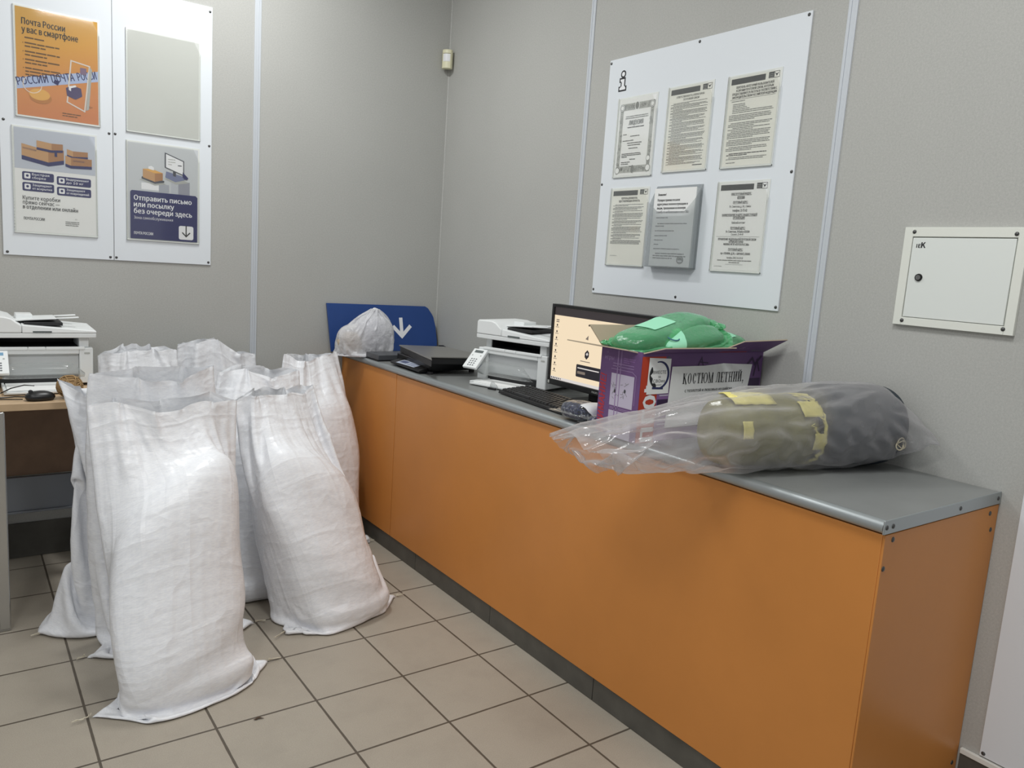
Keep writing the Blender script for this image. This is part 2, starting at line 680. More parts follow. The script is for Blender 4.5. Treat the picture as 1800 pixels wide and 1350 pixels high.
LZ, LH = 1.84, 1.12
b1 = wall_frame('information_board', 'white board on the left with the orange poster above the cardboard box poster', 'board', 'back', -1.813, LZ)
pane(b1, 0.399, LH, 0, 0, [(-0.186, -0.548), (0.186, -0.548), (-0.186, -0.035), (0.186, -0.035), (-0.186, 0.54), (0.186, 0.54)])
b2 = wall_frame('information_board', 'white board on the left with the empty pocket above the navy arrow poster', 'board', 'back', -1.412, LZ)
pane(b2, 0.399, LH, 0, 0, [(-0.192, -0.548), (0.189, -0.548), (-0.192, -0.033), (0.189, -0.030), (-0.192, 0.54), (0.189, 0.54)])
b3 = wall_frame('information_board', 'big white square board above the counter holding notices and a leaflet box', 'board', 'right', -1.744, 1.744)
pane(b3, 0.915, 0.925, 0, 0, [(-0.45, 0.45), (0.008, 0.452), (0.446, 0.452), (0.448, -0.020), (0.448, -0.450), (0.01, -0.448), (-0.449, -0.448), (-0.449, -0.022)])
# the black outlined letter i
pr = Print([ink])
IY = 0.378
for sgn, m, gx in ((0, ink, 0.0), (1, ink_w, 0.006)):
    g = gx
    L = 1 + sgn
    pr.ell(-0.374, IY + 0.021, 0.0145 - g, 0.0145 - g, m, L)
    pr.poly([(-0.394 + g, IY + 0.008 - g), (-0.360 - g, IY + 0.008 - g), (-0.360 - g, IY - 0.024), (-0.352 - g, IY - 0.024 - g), (-0.352 - g, IY - 0.044 + g),
             (-0.397 + g, IY - 0.044 + g), (-0.397 + g, IY - 0.024 - g), (-0.386 + g, IY - 0.024), (-0.386 + g, IY - 0.010), (-0.394 + g, IY - 0.010 + g)], m, L)
o = pr.build('printed_letter', b3, 0.0056)
o['label'] = 'black outlined letter i printed on the board'
b4 = wall_frame('information_board', 'white panel low on the right wall beside the near end of the counter', 'board', 'right', -3.285, 0.62)
pane(b4, 0.6, 0.9, 0, 0, [(-0.291, -0.441), (-0.291, 0.43), (0.29, -0.441), (0.29, 0.43)])

CUT = (0.028, 0.052)


def pocket(parent, w, h, cut=CUT, front=True):
    """clear acrylic pocket: slightly green back plate, front plate with a cut corner, rim"""
    mb = MB()
    e = 0.007
    mb.box(-w / 2 - e, w / 2 + e, -h / 2 - e, h / 2 + e, 0.0, 0.0015)
    for x0, x1, y0, y1 in ((-w / 2 - e, -w / 2 - e + .0025, -h / 2 - e, h / 2 + e), (w / 2 + e - .0025, w / 2 + e, -h / 2 - e, h / 2 - cut[1]), (-w / 2 - e, w / 2 + e, -h / 2 - e, -h / 2 - e + .003)):
        mb.box(x0, x1, y0, y1, 0.0015, 0.0058)
    mb.build('pocket_back', pocket_b, parent, smooth=False)
    if front:
        x0, x1, y0, y1 = -w / 2 - e, w / 2 + e, -h / 2 - e, h / 2 + e - 0.004
        mb = MB()
        mb.prism([(x0, y0), (x1, y0), (x1, y1 - cut[1]), (x1 - cut[0], y1), (x0, y1)], 0.0058, 0.0068)
        mb.build('pocket_front', pocket_m, parent, smooth=False)


def poster(label, cat, wall, a, z, w, h, name='poster', base=0.0058):
    o = wall_frame(name, label, cat, wall, a, z, off=base)
    pocket(o, w, h)
    return o


A4 = (0.21, 0.297)
# ---- left boards: A3 posters -------------------------------------------------
PW, PH = 0.285, 0.405
p1 = poster('orange poster about a post app with a striped tape and a phone', 'poster', 'back', -1.8085, 2.034, PW, PH)
og = mat('poster_orange', C(222, 150, 60), 0.6)
t = NT(og)
uvn = t.n('ShaderNodeTexCoord').outputs['Object']
sp = t.n('ShaderNodeSeparateXYZ')
t.l(uvn, sp.inputs[0])
mr = t.n('ShaderNodeMapRange')
mr.inputs[1].default_value = -PH / 2
mr.inputs[2].default_value = PH / 2
t.l(t.math('ADD', sp.outputs[1], t.math('MULTIPLY', sp.outputs[0], -0.25)), mr.inputs[0])
t.l(t.ramp(mr.outputs[0], [(0.0, C(206, 128, 76)), (0.35, C(212, 142, 76)), (0.7, C(214, 158, 66)), (1.0, C(206, 158, 70))]), t.b.inputs['Base Color'])
tape_m = mat('print_tape', C(176, 192, 226), 0.6)
gold = mat('print_gold', C(226, 172, 84), 0.6)
gold_d = mat('print_gold_dark', C(186, 122, 56), 0.6)
phone_m = mat('print_phone', C(222, 214, 206), 0.6)
brown_t = mat('print_brown_text', C(104, 74, 40), 0.6)
pr = Print([og])
W2, H2 = PW / 2, PH / 2
pr.rect(-W2, -H2, PW, PH, og, 0)
pr.text('Почта России', -W2 + .021, H2 - .062, 0.034, ink, bold=0.012, fit=0.148, layer=3)
pr.text('у вас в смартфоне', -W2 + .021, H2 - .092, 0.034, ink, bold=0.012, fit=0.193, layer=3)
for yy, n in ((0.108, 1), (0.128, 2), (0.160, 2), (0.190, 2), (0.222, 3)):
    pr.lines(-W2 + .030, H2 - yy, 0.125 if n > 1 else 0.11, n, 0.0125, 0.0052, brown_t, last=0.6, layer=2)
    if n > 1:
        pr.ell(-W2 + .024, H2 - yy - .003, .0018, .0018, brown_t, 2, 8)
TY = -0.070
sl = 0.17
pr.poly([(-W2, TY - .030 - W2 * sl * 0 - .006), (W2, TY + .046 - .006), (W2, TY + .086 - .006), (-W2, TY + .012 - .006)], tape_m, 1)
ang = math.atan2(.075, PW)
pr.text('РОССИИ', -W2 + .004, TY - .022, 0.043, navy, layer=2, rot=ang, fit=0.108, bold=0.008)
pr.text('ПОЧТА', -W2 + .122, TY + .008, 0.043, navy, layer=2, rot=ang, fit=0.082, bold=0.008)
pr.text('РОССИ', -W2 + .214, TY + .032, 0.043, navy, layer=2, rot=ang, fit=0.069, bold=0.008)
pr.line([(.030, -.128), (.046, .035), (.112, .024), (.092, -.156)], .005, phone_m, 3, closed=True)
pr.poly([(.097, -.152), (.108, -.146), (.121, .012), (.112, .024)], ink_l, 3)
pr.rect(.078, -.012, .022, .026, mat('print_mauve', C(128, 106, 132), 0.6), 4)
hx = [(.026, -.074), (.050, -.060), (.080, -.068), (.084, -.098), (.060, -.114), (.030, -.104)]
pr.poly(hx, mat('print_plum', C(72, 60, 104), 0.6), 4)
pr.poly([(.036, -.066), (.060, -.058), (.064, -.064), (.044, -.072), (.044, -.084), (.036, -.080)], ink_w, 5)
pr.poly([(-.012, -.048), (.004, -.056), (-.002, -.070), (-.018, -.062)], navy, 4)
pr.ell(-.062, -.128, .038, .022, gold_d, 3)
pr.ell(-.066, -.116, .036, .022, gold, 4)
pr.arc(-.090, -.082, .033, .003, PI * .75, PI * 2.0, mat('print_pale', C(232, 214, 196), 0.6), 4)
pr.text('6+', W2 - .034, -H2 + .062, 0.013, brown_t, layer=2)
pr.lines(.012, -H2 + .030, 0.066, 2, 0.009, 0.0035, brown_t, layer=2, last=.8)
pr.build('printed_sheet', p1, 0.002)

p3 = poster('white poster showing stacked cardboard boxes over four navy captions', 'poster', 'back', -1.8235, 1.580, PW, PH)
pr = Print([paper])
pr.rect(-W2, -H2, PW, PH, paper, 0)
skyb = mat('print_pale_blue', C(192, 198, 210), 0.6)
pr.rect(-W2, H2 - .158, PW, .158, skyb, 1)
cb1 = mat('print_card', C(196, 152, 104), 0.6)
cb2 = mat('print_card_dark', C(170, 122, 78), 0.6)


def pbox(x, y, w1, w2, h, s, L):
    """cardboard box in two-point view: left face w1, right face w2"""
    pr.poly([(x, y + s), (x + w1, y), (x + w1, y + h), (x, y + s + h)], cb1, L)
    pr.poly([(x + w1, y), (x + w1 + w2, y + s * .8), (x + w1 + w2, y + s * .8 + h * .9), (x + w1, y + h)], cb2, L)
    pr.poly([(x, y + s), (x + w1, y), (x + w1, y + h * .26), (x, y + s + h * .26)], navy, L + 1)
    pr.poly([(x + w1, y), (x + w1 + w2, y + s * .8), (x + w1 + w2, y + s * .8 + h * .26), (x + w1, y + h * .26)], navy, L + 1)


pbox(-.118, .062, .092, .055, .062, .018, 2)
pbox(-.066, .118, .052, .040, .036, .006, 4)
pbox(.040, .104, .022, .054, .030, .006, 2)
pbox(.034, .064, .020, .076, .044, .006, 4)
pr.rect(-.004, .104, .009, .02, navy, 6)
pr.text('ПОЧТА РОССИИ', -.114, .122, .009, navy, layer=6, fit=.046, rot=-.12)
pr.text('ПОЧТА РОССИИ', .062, .092, .009, navy, layer=6, fit=.040)
for cx, cy, w, a, b in ((-.118, .018, .110, 'Быстрая', 'сборка'), (.002, .012, .124, 'Выдерживают', 'до 10 кг'), (-.118, -.024, .110, 'Защищают', 'от вскрытия'), (.002, -.030, .124, 'Защищают', 'от повреждений')):
    pr.rrect(cx, cy - .018, w, .034, .006, navy, 2)
    pr.rrect(cx + .007, cy - .011, .021, .021, .004, ink_w, 3)
    pr.ell(cx + .0175, cy, .005, .005, navy, 4, 12)
    pr.text(a, cx + .034, cy + .003, .0125, ink_w, layer=3, bold=.01, fit=min(w - .042, .0085 * len(a)))
    pr.text(b, cx + .034, cy - .0105, .0125, ink_w, layer=3, bold=.01, fit=min(w - .042, .0078 * len(b)))
pr.text('Купите коробки', -.118, -.076, .022, ink, layer=3, bold=.006, fit=.130)
pr.text('прямо сейчас —', -.118, -.094, .022, ink, layer=3, bold=.006, fit=.128)
pr.text('в отделении или онлайн', -.118, -.112, .022, ink, layer=3, bold=.012, fit=.194)
pr.text('ПОЧТА РОССИИ', -.116, -.156, .016, ink, layer=3, bold=.01, fit=.072)
pr.text('6+', .066, -.144, .008, ink_g, layer=3)
pr.lines(.030, -.152, .052, 3, .007, .0028, ink_g, layer=3, last=.9)
pr.build('printed_sheet', p3, 0.002)

p2 = poster('empty clear acrylic pocket in the upper right of the left boards', 'poster holder', 'back', -1.412, 2.034, PW, PH, 'poster_pocket')
mb = MB()
mb.box(-W2, W2, -H2, H2, 0, 0.0006)
o = mb.build('backing_sheet', mat('pale_backing', C(206, 208, 204), 0.5), p2, smooth=False)
o.location.z = 0.0018

p4 = poster('poster with a parcel and computer above a navy block with an arrow', 'poster', 'back', -1.414, 1.581, PW, PH)
pr = Print([paper])
pg = mat('print_pale_grey', C(200, 204, 208), 0.6)
pr.rect(-W2, -H2, PW, PH, paper, 0)
pr.rect(-W2, -H2, PW, PH, pg, 1)
for (x, y, w, h, m_) in ((-.090, .010, .070, .028, ink_w), (-.020, .004, .042, .034, mat('print_cube', C(168, 172, 182), 0.6)), (.030, .000, .058, .060, mat('print_cube_light', C(188, 192, 200), 0.6)), (.060, .0, .048, .058, mat('print_cube_dark', C(150, 152, 164), 0.6))):
    pr.rect(x, y, w, h, m_, 2)
dk = mat('print_dark_grey', C(70, 72, 84), 0.6)
pr.poly([(-.098, .050), (-.036, .030), (.010, .040), (-.050, .060)], ink_l, 3)
pr.poly([(-.090, .055), (-.036, .038), (.002, .046), (.002, .054), (-.088, .064)], dk, 4)
pr.poly([(-.084, .060), (-.036, .046), (-.036, .082), (-.084, .096)], cb1, 5)
pr.poly([(-.036, .046), (-.004, .056), (-.004, .086), (-.036, .082)], cb2, 5)
pr.poly([(-.084, .096), (-.036, .082), (-.004, .086), (-.050, .100)], gold, 5)
pr.poly([(-.062, .098), (-.040, .094), (-.040, .106), (-.050, .112), (-.062, .108)], ink_w, 6)
pr.poly([(.002, .064), (.050, .044), (.106, .056), (.050, .078)], ink_l, 3)
pr.poly([(.006, .070), (.048, .054), (.086, .066), (.086, .080), (.010, .096)], mat('print_steel', C(118, 126, 160), 0.6), 4)
pr.poly([(.038, .080), (.050, .077), (.050, .100), (.038, .103)], dk, 5)
pr.poly([(.004, .112), (.084, .084), (.084, .148), (.004, .176)], dk, 5)
pr.poly([(.009, .114), (.080, .089), (.080, .145), (.009, .170)], ink_w, 6)
pr.lines(.018, .150, .030, 3, .011, .003, ink_l, layer=7)
pr.rect(.058, .124, .016, .004, dk, 7)
pr.poly([(.078, .100), (.102, .076), (.096, .068), (.086, .070), (.078, .080)], navy, 8)
pr.poly([(-W2 + .008, -H2), (W2 - .002, -H2), (W2 - .002, -.006), (W2 - .010, .002), (-W2 + .014, .002), (-W2 + .008, -.004)], navy, 9)
for i, (s, f) in enumerate((('Отправить письмо', .236), ('или посылку', .162), ('без очереди здесь', .238))):
    pr.text(s, -W2 + .022, -.038 - i * .028, .03, ink_w, layer=10, bold=.016, fit=f)
pr.text('Зона самообслуживания', -W2 + .022, -.118, .017, ink_w, layer=10, fit=.158)
pr.text('ПОЧТА РОССИИ', -W2 + .022, -.184, .017, ink_w, layer=10, bold=.01, fit=.076)
pr.rrect(.062, -.194, .062, .060, .008, ink_w, 10)
pr.line([(.093, -.134), (.093, -.178)], .005, ink, 11)
pr.line([(.078, -.164), (.093, -.180), (.108, -.164)], .005, ink, 11)
pr.build('printed_sheet', p4, 0.002)

# ---- right board: A4 notices --------------------------------------------------


def notice(label, y, z, w=0.20, h=0.292):
    return poster(label, 'notice', 'right', y, z, w, h, 'notice')


bar_m = mat('print_bar', C(60, 62, 66), 0.6)


def header(pr, w=.2, h=.292):
    pr.rect(-w / 2 + .006, h / 2 - .024, .138, .019, bar_m, 1)
    pr.rect(w / 2 - .044, h / 2 - .022, .020, .019, bar_m, 1)
    for k in range(3):
        pr.rect(w / 2 - .042, h / 2 - .020 + k * .005, .016, .0012, ink_l, 2)
    pr.line([(w / 2 - .023, h / 2 - .022), (w / 2 - .003, h / 2 - .022), (w / 2 - .003, h / 2 - .003), (w / 2 - .023, h / 2 - .003)], .0014, bar_m, 2, closed=True)
    pr.poly([(w / 2 - .021, h / 2 - .006), (w / 2 - .013, h / 2 - .011), (w / 2 - .005, h / 2 - .006), (w / 2 - .013, h / 2 - .018)], bar_m, 2)


n = notice('certificate with a grey ornamental border, top left on the big board', -1.4665, 1.897)
pr = Print([paper])
pr.rect(-.1, -.146, .2, .292, paper, 0)
w, h = .184, .272
pr.rect(-w / 2, -h / 2, w, .026, ink_l, 1)
pr.rect(-w / 2, h / 2 - .034, w, .026, ink_l, 1)
pr.rect(-w / 2, -h / 2, .018, h - .010, ink_l, 1)
pr.rect(w / 2 - .018, -h / 2, .018, h - .010, ink_l, 1)
rg = random.Random(3)
for i in range(150):
    t_ = rg.random()
    side = rg.randrange(4)
    x = [-w / 2 + .009, w / 2 - .009, -w / 2 + t_ * w, -w / 2 + t_ * w][side] + rg.uniform(-.007, .007)
    y = [-h / 2 + t_ * (h - .02), -h / 2 + t_ * (h - .02), -h / 2 + .013, h / 2 - .021][side] + rg.uniform(-.008, .008)
    pr.arc(x, y, rg.uniform(.003, .006), .0011, 0, 2 * PI, ink_g, 2, 8)
for x, y, r in ((-w / 2 + .010, h / 2 - .022, .014), (w / 2 - .010, h / 2 - .022, .014), (-w / 2 + .008, -h / 2 + .010, .013), (w / 2 - .008, -h / 2 + .014, .013), (w / 2 - .01, -h / 2 + .05, .011)):
    pr.ell(x, y, r, r, ink_g, 3)
    pr.ell(x, y, r - .002, r - .002, paper, 4)
    if y > 0:
        pr.arc(x, y, r - .004, .002, 0, 2 * PI, ink_g, 5, 12)
pr.ell(0, h / 2 - .020, .013, .017, paper, 3)
pr.ell(0, h / 2 - .020, .010, .014, ink_g, 4)
pr.ell(0, -h / 2 + .013, .008, .015, ink_g, 4)
pr.lines(-.060, .080, .124, 2, .007, .003, ink_g, layer=3, center=True, last=1)
pr.text('ЛИЦЕНЗИЯ', 0, .046, .024, ink_g, 'c', bold=.02, layer=3, fit=.078)
pr.lines(-.045, .038, .09, 1, .007, .003, ink, layer=3, center=True, last=1)
for y, x, w_, c in ((.012, -.066, .022, 0), (.004, -.025, .05, 0), (-.012, -.066, .06, 0), (-.022, -.04, .08, 1), (-.030, -.036, .07, 1), (-.042, -.03, .05, 1), (-.062, -.066, .105, 0), (-.068, -.066, .11, 0), (-.074, -.066, .035, 0), (-.084, -.02, .034, 1), (-.094, -.066, .05, 0), (-.101, -.066, .045, 0), (-.111, -.018, .024, 1)):
    pr.lines(x, y, w_, 1, .007, .0026, ink, layer=3, last=1, center=bool(c))
pr.build('printed_sheet', n, 0.002)

n = notice('densely printed notice in the top middle of the big board', -1.734, 1.903)
pr = Print([paper_w])
pr.rect(-.1, -.146, .2, .292, paper_w, 0)
header(pr)
pr.text('ОТВЕТСТВЕННОСТЬ ОПЕРАТОРОВ', 0, .109, .0098, ink, 'c', bold=.01, layer=2, fit=.13)
pr.text('ПОЧТОВОЙ СВЯЗИ', 0.006, .098, .0098, ink, 'c', bold=.01, layer=2, fit=.074)
yy = .092
for k in range(22):
    nn = [2, 3, 2, 3][k % 4] if k < 21 else 2
    pr.lines(-.090, yy, .176, nn, .0038, .0022, ink_g, indent=.012, last=[.5, .8, .35, .95][k % 4])
    yy -= nn * .0038 + .0007
    if yy < -.128:
        break
pr.rect(.04, -.134, .045, .003, ink, 1)
pr.build('printed_sheet', n, 0.002)

n = notice('printed notice with a four-line title, top right on the big board', -2.010, 1.901)
pr = Print([paper_w])
pr.rect(-.1, -.146, .2, .292, paper_w, 0)
header(pr)
for i, (s, f) in enumerate((('ПЕРЕЧЕНЬ КАТЕГОРИЙ ПОЛЬЗОВАТЕЛЕЙ', .150), ('УСЛУГАМИ ПОЧТОВОЙ СВЯЗИ, КОТОРЫМ', .150), ('ПРЕДОСТАВЛЯЮТСЯ ЛЬГОТЫ В СООТВЕТСТВИИ С', .178), ('ЗАКОНОДАТЕЛЬСТВОМ РОССИЙСКОЙ ФЕДЕРАЦИИ', .178))):
    pr.text(s, 0.004, .108 - i * .0105, .0105, ink, 'c', bold=.014, layer=2, fit=f)
pr.rect(-.092, .072, .182, .0012, ink_g, 1)
pr.lines(-.085, .068, .055, 1, .005, .0024, ink_g, last=1)
for i in range(6):
    pr.lines(-.078, .058 - i * .0055, [.05, .052, .058, .07, .16, .165][i], 1, .005, .0026, ink_g, last=1)
for y0, nn, ind in ((.022, 4, .0), (-.004, 3, .01), (-.020, 2, .02), (-.031, 5, .014), (-.060, 4, .008), (-.083, 3, .012)):
    pr.lines(-.090, y0, .178, nn, .0052, .0026, ink_g, indent=ind, last=.6)
pr.lines(-.085, -.104, .172, 2, .0052, .0028, ink, indent=.01, last=.5)
pr.lines(-.085, -.117, .172, 2, .0052, .0026, ink_g, indent=.01, last=.9)
pr.lines(-.084, -.134, .04, 1, .0052, .0026, ink_g, last=1)
pr.build('printed_sheet', n, 0.002)

n = notice('printed notice with a white lower third, bottom left on the big board', -1.4665, 1.551)
pr = Print([paper_w])
pr.rect(-.1, -.146, .2, .292, paper_w, 0)
header(pr)
pr.text('ПЕРЕЧЕНЬ ДОКУМЕНТОВ,', 0, .108, .0105, ink, 'c', bold=.014, layer=2, fit=.09)
pr.text('УДОСТОВЕРЯЮЩИХ ЛИЧНОСТЬ', 0, .097, .0105, ink, 'c', bold=.014, layer=2, fit=.118)
yy = .088
for k in range(13):
    nn = [2, 3, 2, 4][k % 4]
    pr.lines(-.090, yy, .174, nn, .0042, .0024, ink_g, indent=.012, last=[.5, .8, .35, .95][k % 4])
    yy -= nn * .0042 + .0016
    if yy < -.062:
        break
pr.lines(-.086, -.112, .04, 1, .0052, .0024, ink_l, last=1)
pr.build('printed_sheet', n, 0.002)

n = notice('address notice with centred short lines, bottom right on the big board', -2.0115, 1.552)
pr = Print([paper])
pr.rect(-.1, -.146, .2, .292, paper, 0)
header(pr)
for s, y, sz, f, b in (('НАШ ПОЧТОВЫЙ ИНДЕКС:', .106, .0105, .084, .012), ('659300', .092, .014, .03, .02), ('ПОЧТОВЫЙ АДРЕС:', .078, .0105, .062, .012), ('Ул. Советская, д. 34, г. Бийск', .064, .0105, .09, .008),
                       ('телефон: 33-75-02', .050, .012, .062, .012), ('НАИМЕНОВАНИЕ И АДРЕС ВЫШЕСТОЯЩЕЙ', .036, .0105, .146, .012), ('ОРГАНИЗАЦИИ:', .026, .0105, .05, .012), ('Бийский почтамт', .010, .0105, .056, .008),
                       ('ПОЧТОВЫЙ АДРЕС:', -.008, .0105, .062, .012), ('Ул. Советская, 34 Бийск 659300', -.020, .0105, .1, .012), ('Справки, 33-44-40', -.029, .0095, .052, .004),
                       ('УПРАВЛЕНИЕ ФЕДЕРАЛЬНОЙ ПОЧТОВОЙ СВЯЗИ', -.046, .0105, .160, .014), ('АЛТАЙСКОГО КРАЯ -', -.0545, .0105, .064, .014), ('ФИЛИАЛ ФГУП «ПОЧТА РОССИИ»', -.063, .0105, .108, .014),
                       ('ПОЧТОВЫЙ АДРЕС:', -.080, .0105, .062, .012), ('пр-т ЛЕНИНА, Д.54, г. БАРНАУЛ, 656000', -.094, .0105, .124, .014), ('телефон (3852) 63-20-50', -.108, .0095, .07, .006)):
    pr.text(s, -.004, y, sz, ink, 'c', bold=b, layer=2, fit=f)
for y, f in ((.104, .084), (.076, .062), (.034, .146), (.024, .05), (-.010, .062), (-.082, .062)):
    pr.rect(-.004 - f / 2, y, f, .0009, ink, 1)
pr.rect(-.092, -.034, .18, .0009, ink_g, 1)
pr.lines(-.08, -.1125, .15, 2, .007, .003, ink_g, center=True, last=.3, layer=2)
pr.rect(-.042, -.128, .075, .0009, ink_g, 1)
pr.lines(-.09, -.134, .034, 1, .005, .0024, ink_l, last=1)
pr.build('printed_sheet', n, 0.002)

# leaflet box: deep clear pocket stuffed with sheets
lb = wall_frame('leaflet_box', 'deep clear leaflet box with a paper notice inside, bottom middle of the big board', 'leaflet holder', 'right', -1.7245, 1.551, off=0.0058)
D = 0.034
mb = MB()
mb.box(-.112, .112, -.150, .150, 0, .002)
mb.box(-.112, .112, -.150, -.147, .002, D)
for s in (-1, 1):
    mb.add([(s * .112, -.150, .002), (s * .112, -.150, D), (s * .112, .098 if s > 0 else .085, D), (s * .112, .149, .002),
            (s * .110, -.150, .002), (s * .110, -.150, D), (s * .110, .098 if s > 0 else .085, D), (s * .110, .149, .002)],
           [(0, 1, 2, 3), (7, 6, 5, 4), (0, 4, 5, 1), (1, 5, 6, 2), (2, 6, 7, 3)])
mb.build('holder_shell', film('leaflet_plastic', (0.92, 0.93, 0.93, 1), C(188, 192, 194), 0.1, 1.45, trans=0.72), lb, smooth=False)
mb = MB()
mb.prism([(-.112, -.15), (.112, -.15), (.112, .098), (.064, .052), (-.068, .052), (-.112, .085)], D, D + .0014)
mb.build('holder_front', film('leaflet_front', (0.93, 0.94, 0.94, 1), C(196, 200, 202), 0.1, 1.45, trans=0.82), lb, smooth=False)
mb = MB()
mb.box(-.103, .104, -.146, .136, .0035, .022)
mb.build('leaflet_stack', mat('leaflet_grey', C(198, 202, 204), 0.7), lb, smooth=False)
pr = Print([paper])
pr.rect(-.102, -.145, .204, .284, paper, 0)
pr.text('Внимание!', -.082, .112, .0125, ink, bold=.014, layer=2, fit=.040)
for i, (s, f) in enumerate((('Порядок приема посылок', .112), ('адресуемых военнослужащим и', .150), ('лицам, призванным на военную', .142), ('службу по мобилизации в зону СВО', .158))):
    pr.text(s, -.084, .092 - i * .0145, .0125, ink, bold=.014, layer=2, fit=f)
for x, y, w_, nn in ((-.084, .034, .06, 1), (-.074, .012, .145, 1), (-.084, .003, .045, 1), (-.084, -.014, .096, 1), (-.084, -.032, .066, 1), (-.084, -.048, .044, 1), (-.084, -.064, .026, 1), (-.084, -.080, .13, 1)):
    pr.lines(x, y, w_, nn, .007, .0034, ink_g, last=1)
pr.lines(-.084, -.097, .164, 3, .0085, .004, ink_g, indent=.012, last=.6)
pr.ell(.054, -.120, .017, .015, ink_g, 1)
pr.arc(.054, -.120, .012, .003, .3, 5.5, ink_l, 2, 16)
pr.rect(.044, -.126, .020, .004, ink_w, 3)
pr.build('printed_sheet', lb, 0.0225)

# ------------------------------------------------------------------ electrical panel
cream = mat('cream_enamel', C(228, 230, 222), 0.3, spec=0.5)
eb = wall_frame('electrical_panel', 'white metal electrical panel with a round key lock on the right wall', 'electrical panel', 'right', -2.7465, 1.4155)
mb = MB()
for x0, x1, y0, y1 in ((-.157, -.1335, -.1355, .1345), (.1335, .157, -.1355, .1345), (-.1335, .1335, .109, .1345), (-.1335, .1335, -.1355, -.1135)):
    mb.box(x0, x1, y0, y1, .0005, .012)
mb.box(-.1335, .1335, -.1135, .109, .0005, .003)
mb.build('frame', cream, eb, bevel=.0008)
for x, y in ((-.130, .122), (.129, .118), (.132, -.121), (-.131, -.123)):
    mb = MB()
    mb.dome((0, 0, 0), .0055, .0035, 'z', 12, 3)
    o = mb.build('screw', screw_m, eb)
    o.location = (x, y, .012)
mb = MB()
mb.box(-.1318, .1305, -.112, .1062, .0035, .0105)
door = mb.build('door', mat('panel_door', C(226, 230, 226), 0.3), eb, bevel=.0012)
pr = Print([ink])
pr.text('I', -.1195, .079, .014, ink, bold=.03, layer=1)
pr.text('E', -.1145, .079, .014, ink, bold=.03, layer=1)
pr.text('K', -.1065, .079, .021, ink, bold=.03, layer=1)
pr.build('printed_logo', door, .0106)
mb = MB()
mb.cyl((0, 0, 0), .0105, .004, n=24, r2=.0095)
lk = mb.build('key_lock', mat('lock_black', C(36, 36, 36), 0.35, 0.5), door)
lk.location = (-.1015, -.002, .0105)
mb = MB()
mb.cyl((-.1015, -.002, .0146), .0068, .001, n=20)
mb.box(-.1022, -.1008, -.0065, .0025, .0157, .0160)
mb.build('lock_cylinder', mat('lock_steel', C(150, 150, 150), 0.3, 0.9), door)

# ------------------------------------------------------------------ motion detector in the corner
md = thing('motion_detector', 'small cream motion detector high in the corner of the walls', 'motion detector', (-0.0075, -0.0075, 2.410), rz=-PI / 4)
ivory = mat('ivory_plastic', C(226, 222, 190), 0.4)
mb = MB()
# local: -y faces the room after a 45 degree turn
pts = [(-.026, -.026), (-.028, -.040), (-.022, -.052), (-.008, -.058), (.008, -.058), (.022, -.052), (.028, -.040), (.026, -.026)]
mb.prism(pts, -.046, .048)
mb.prism([(-.024, -.026), (.024, -.026), (.006, -.006), (-.006, -.006)], -.03, .03)
mb.build('housing', ivory, md, bevel=.003, seg=3)
mb = MB()
a = [(-.019, -.0535), (-.0075, -.0590), (.0075, -.0590), (.019, -.0535), (.019, -.050), (-.019, -.050)]
mb.prism(a, -.012, .026)
mb.build('lens', mat('milky_lens', C(236, 236, 238), 0.25), md, bevel=.001)
mb = MB()
mb.prism([(-.021, -.0530), (-.008, -.0588), (.008, -.0588), (.021, -.0530), (.02, -.050), (-.02, -.050)], .0275, .0295)
mb.build('slot', mat('slot_dark', C(120, 116, 92), 0.5), md)
# ------------------------------------------------------------------ cloth settling (plain position-based dynamics in numpy)
def vnorm(a):
    return a / (np.linalg.norm(a) + 1e-12)


class Filler:
    """superellipsoid contents that cloth may not enter"""

    def __init__(self, c, u, v, w, a, b, cc, p=2.4, q=3.2, shear=0.0, lump=0.0, seed=0):
        self.c = np.array(c, float)
        self.M = np.stack([u, v, w])
        self.s = np.array([a, cc, b], float)
        self.p, self.q, self.shear, self.lump = p, q, shear, lump
        r = np.random.default_rng(seed)
        self.k = r.uniform(8, 22, (3, 3))
        self.ph = r.uniform(0, 6.28, 3)

    def push(self, X, margin=0.0):
        d = (X - self.c) @ self.M.T
        sh = self.shear * d[:, 0]
        d[:, 1] -= sh
        s = self.s + margin
        if self.lump:
            l = 1 + self.lump * (np.sin(d @ self.k[0] + self.ph[0]) + np.sin(d @ self.k[1] + self.ph[1])) / 2
            s = s[None, :] * l[:, None]
        n = np.abs(d) / s
        f = n[:, 0] ** self.p + n[:, 2] ** self.p + n[:, 1] ** self.q
        ins = f < 1
        if not ins.any():
            return X
        k = np.maximum(f[ins], 1e-4) ** (-1 / 2.7)
        d2 = d[ins] * np.minimum(k, 3.0)[:, None]
        d2[:, 1] += self.shear * d2[:, 0]
        X = X.copy()
        X[ins] = self.c + d2 @ self.M
        return X


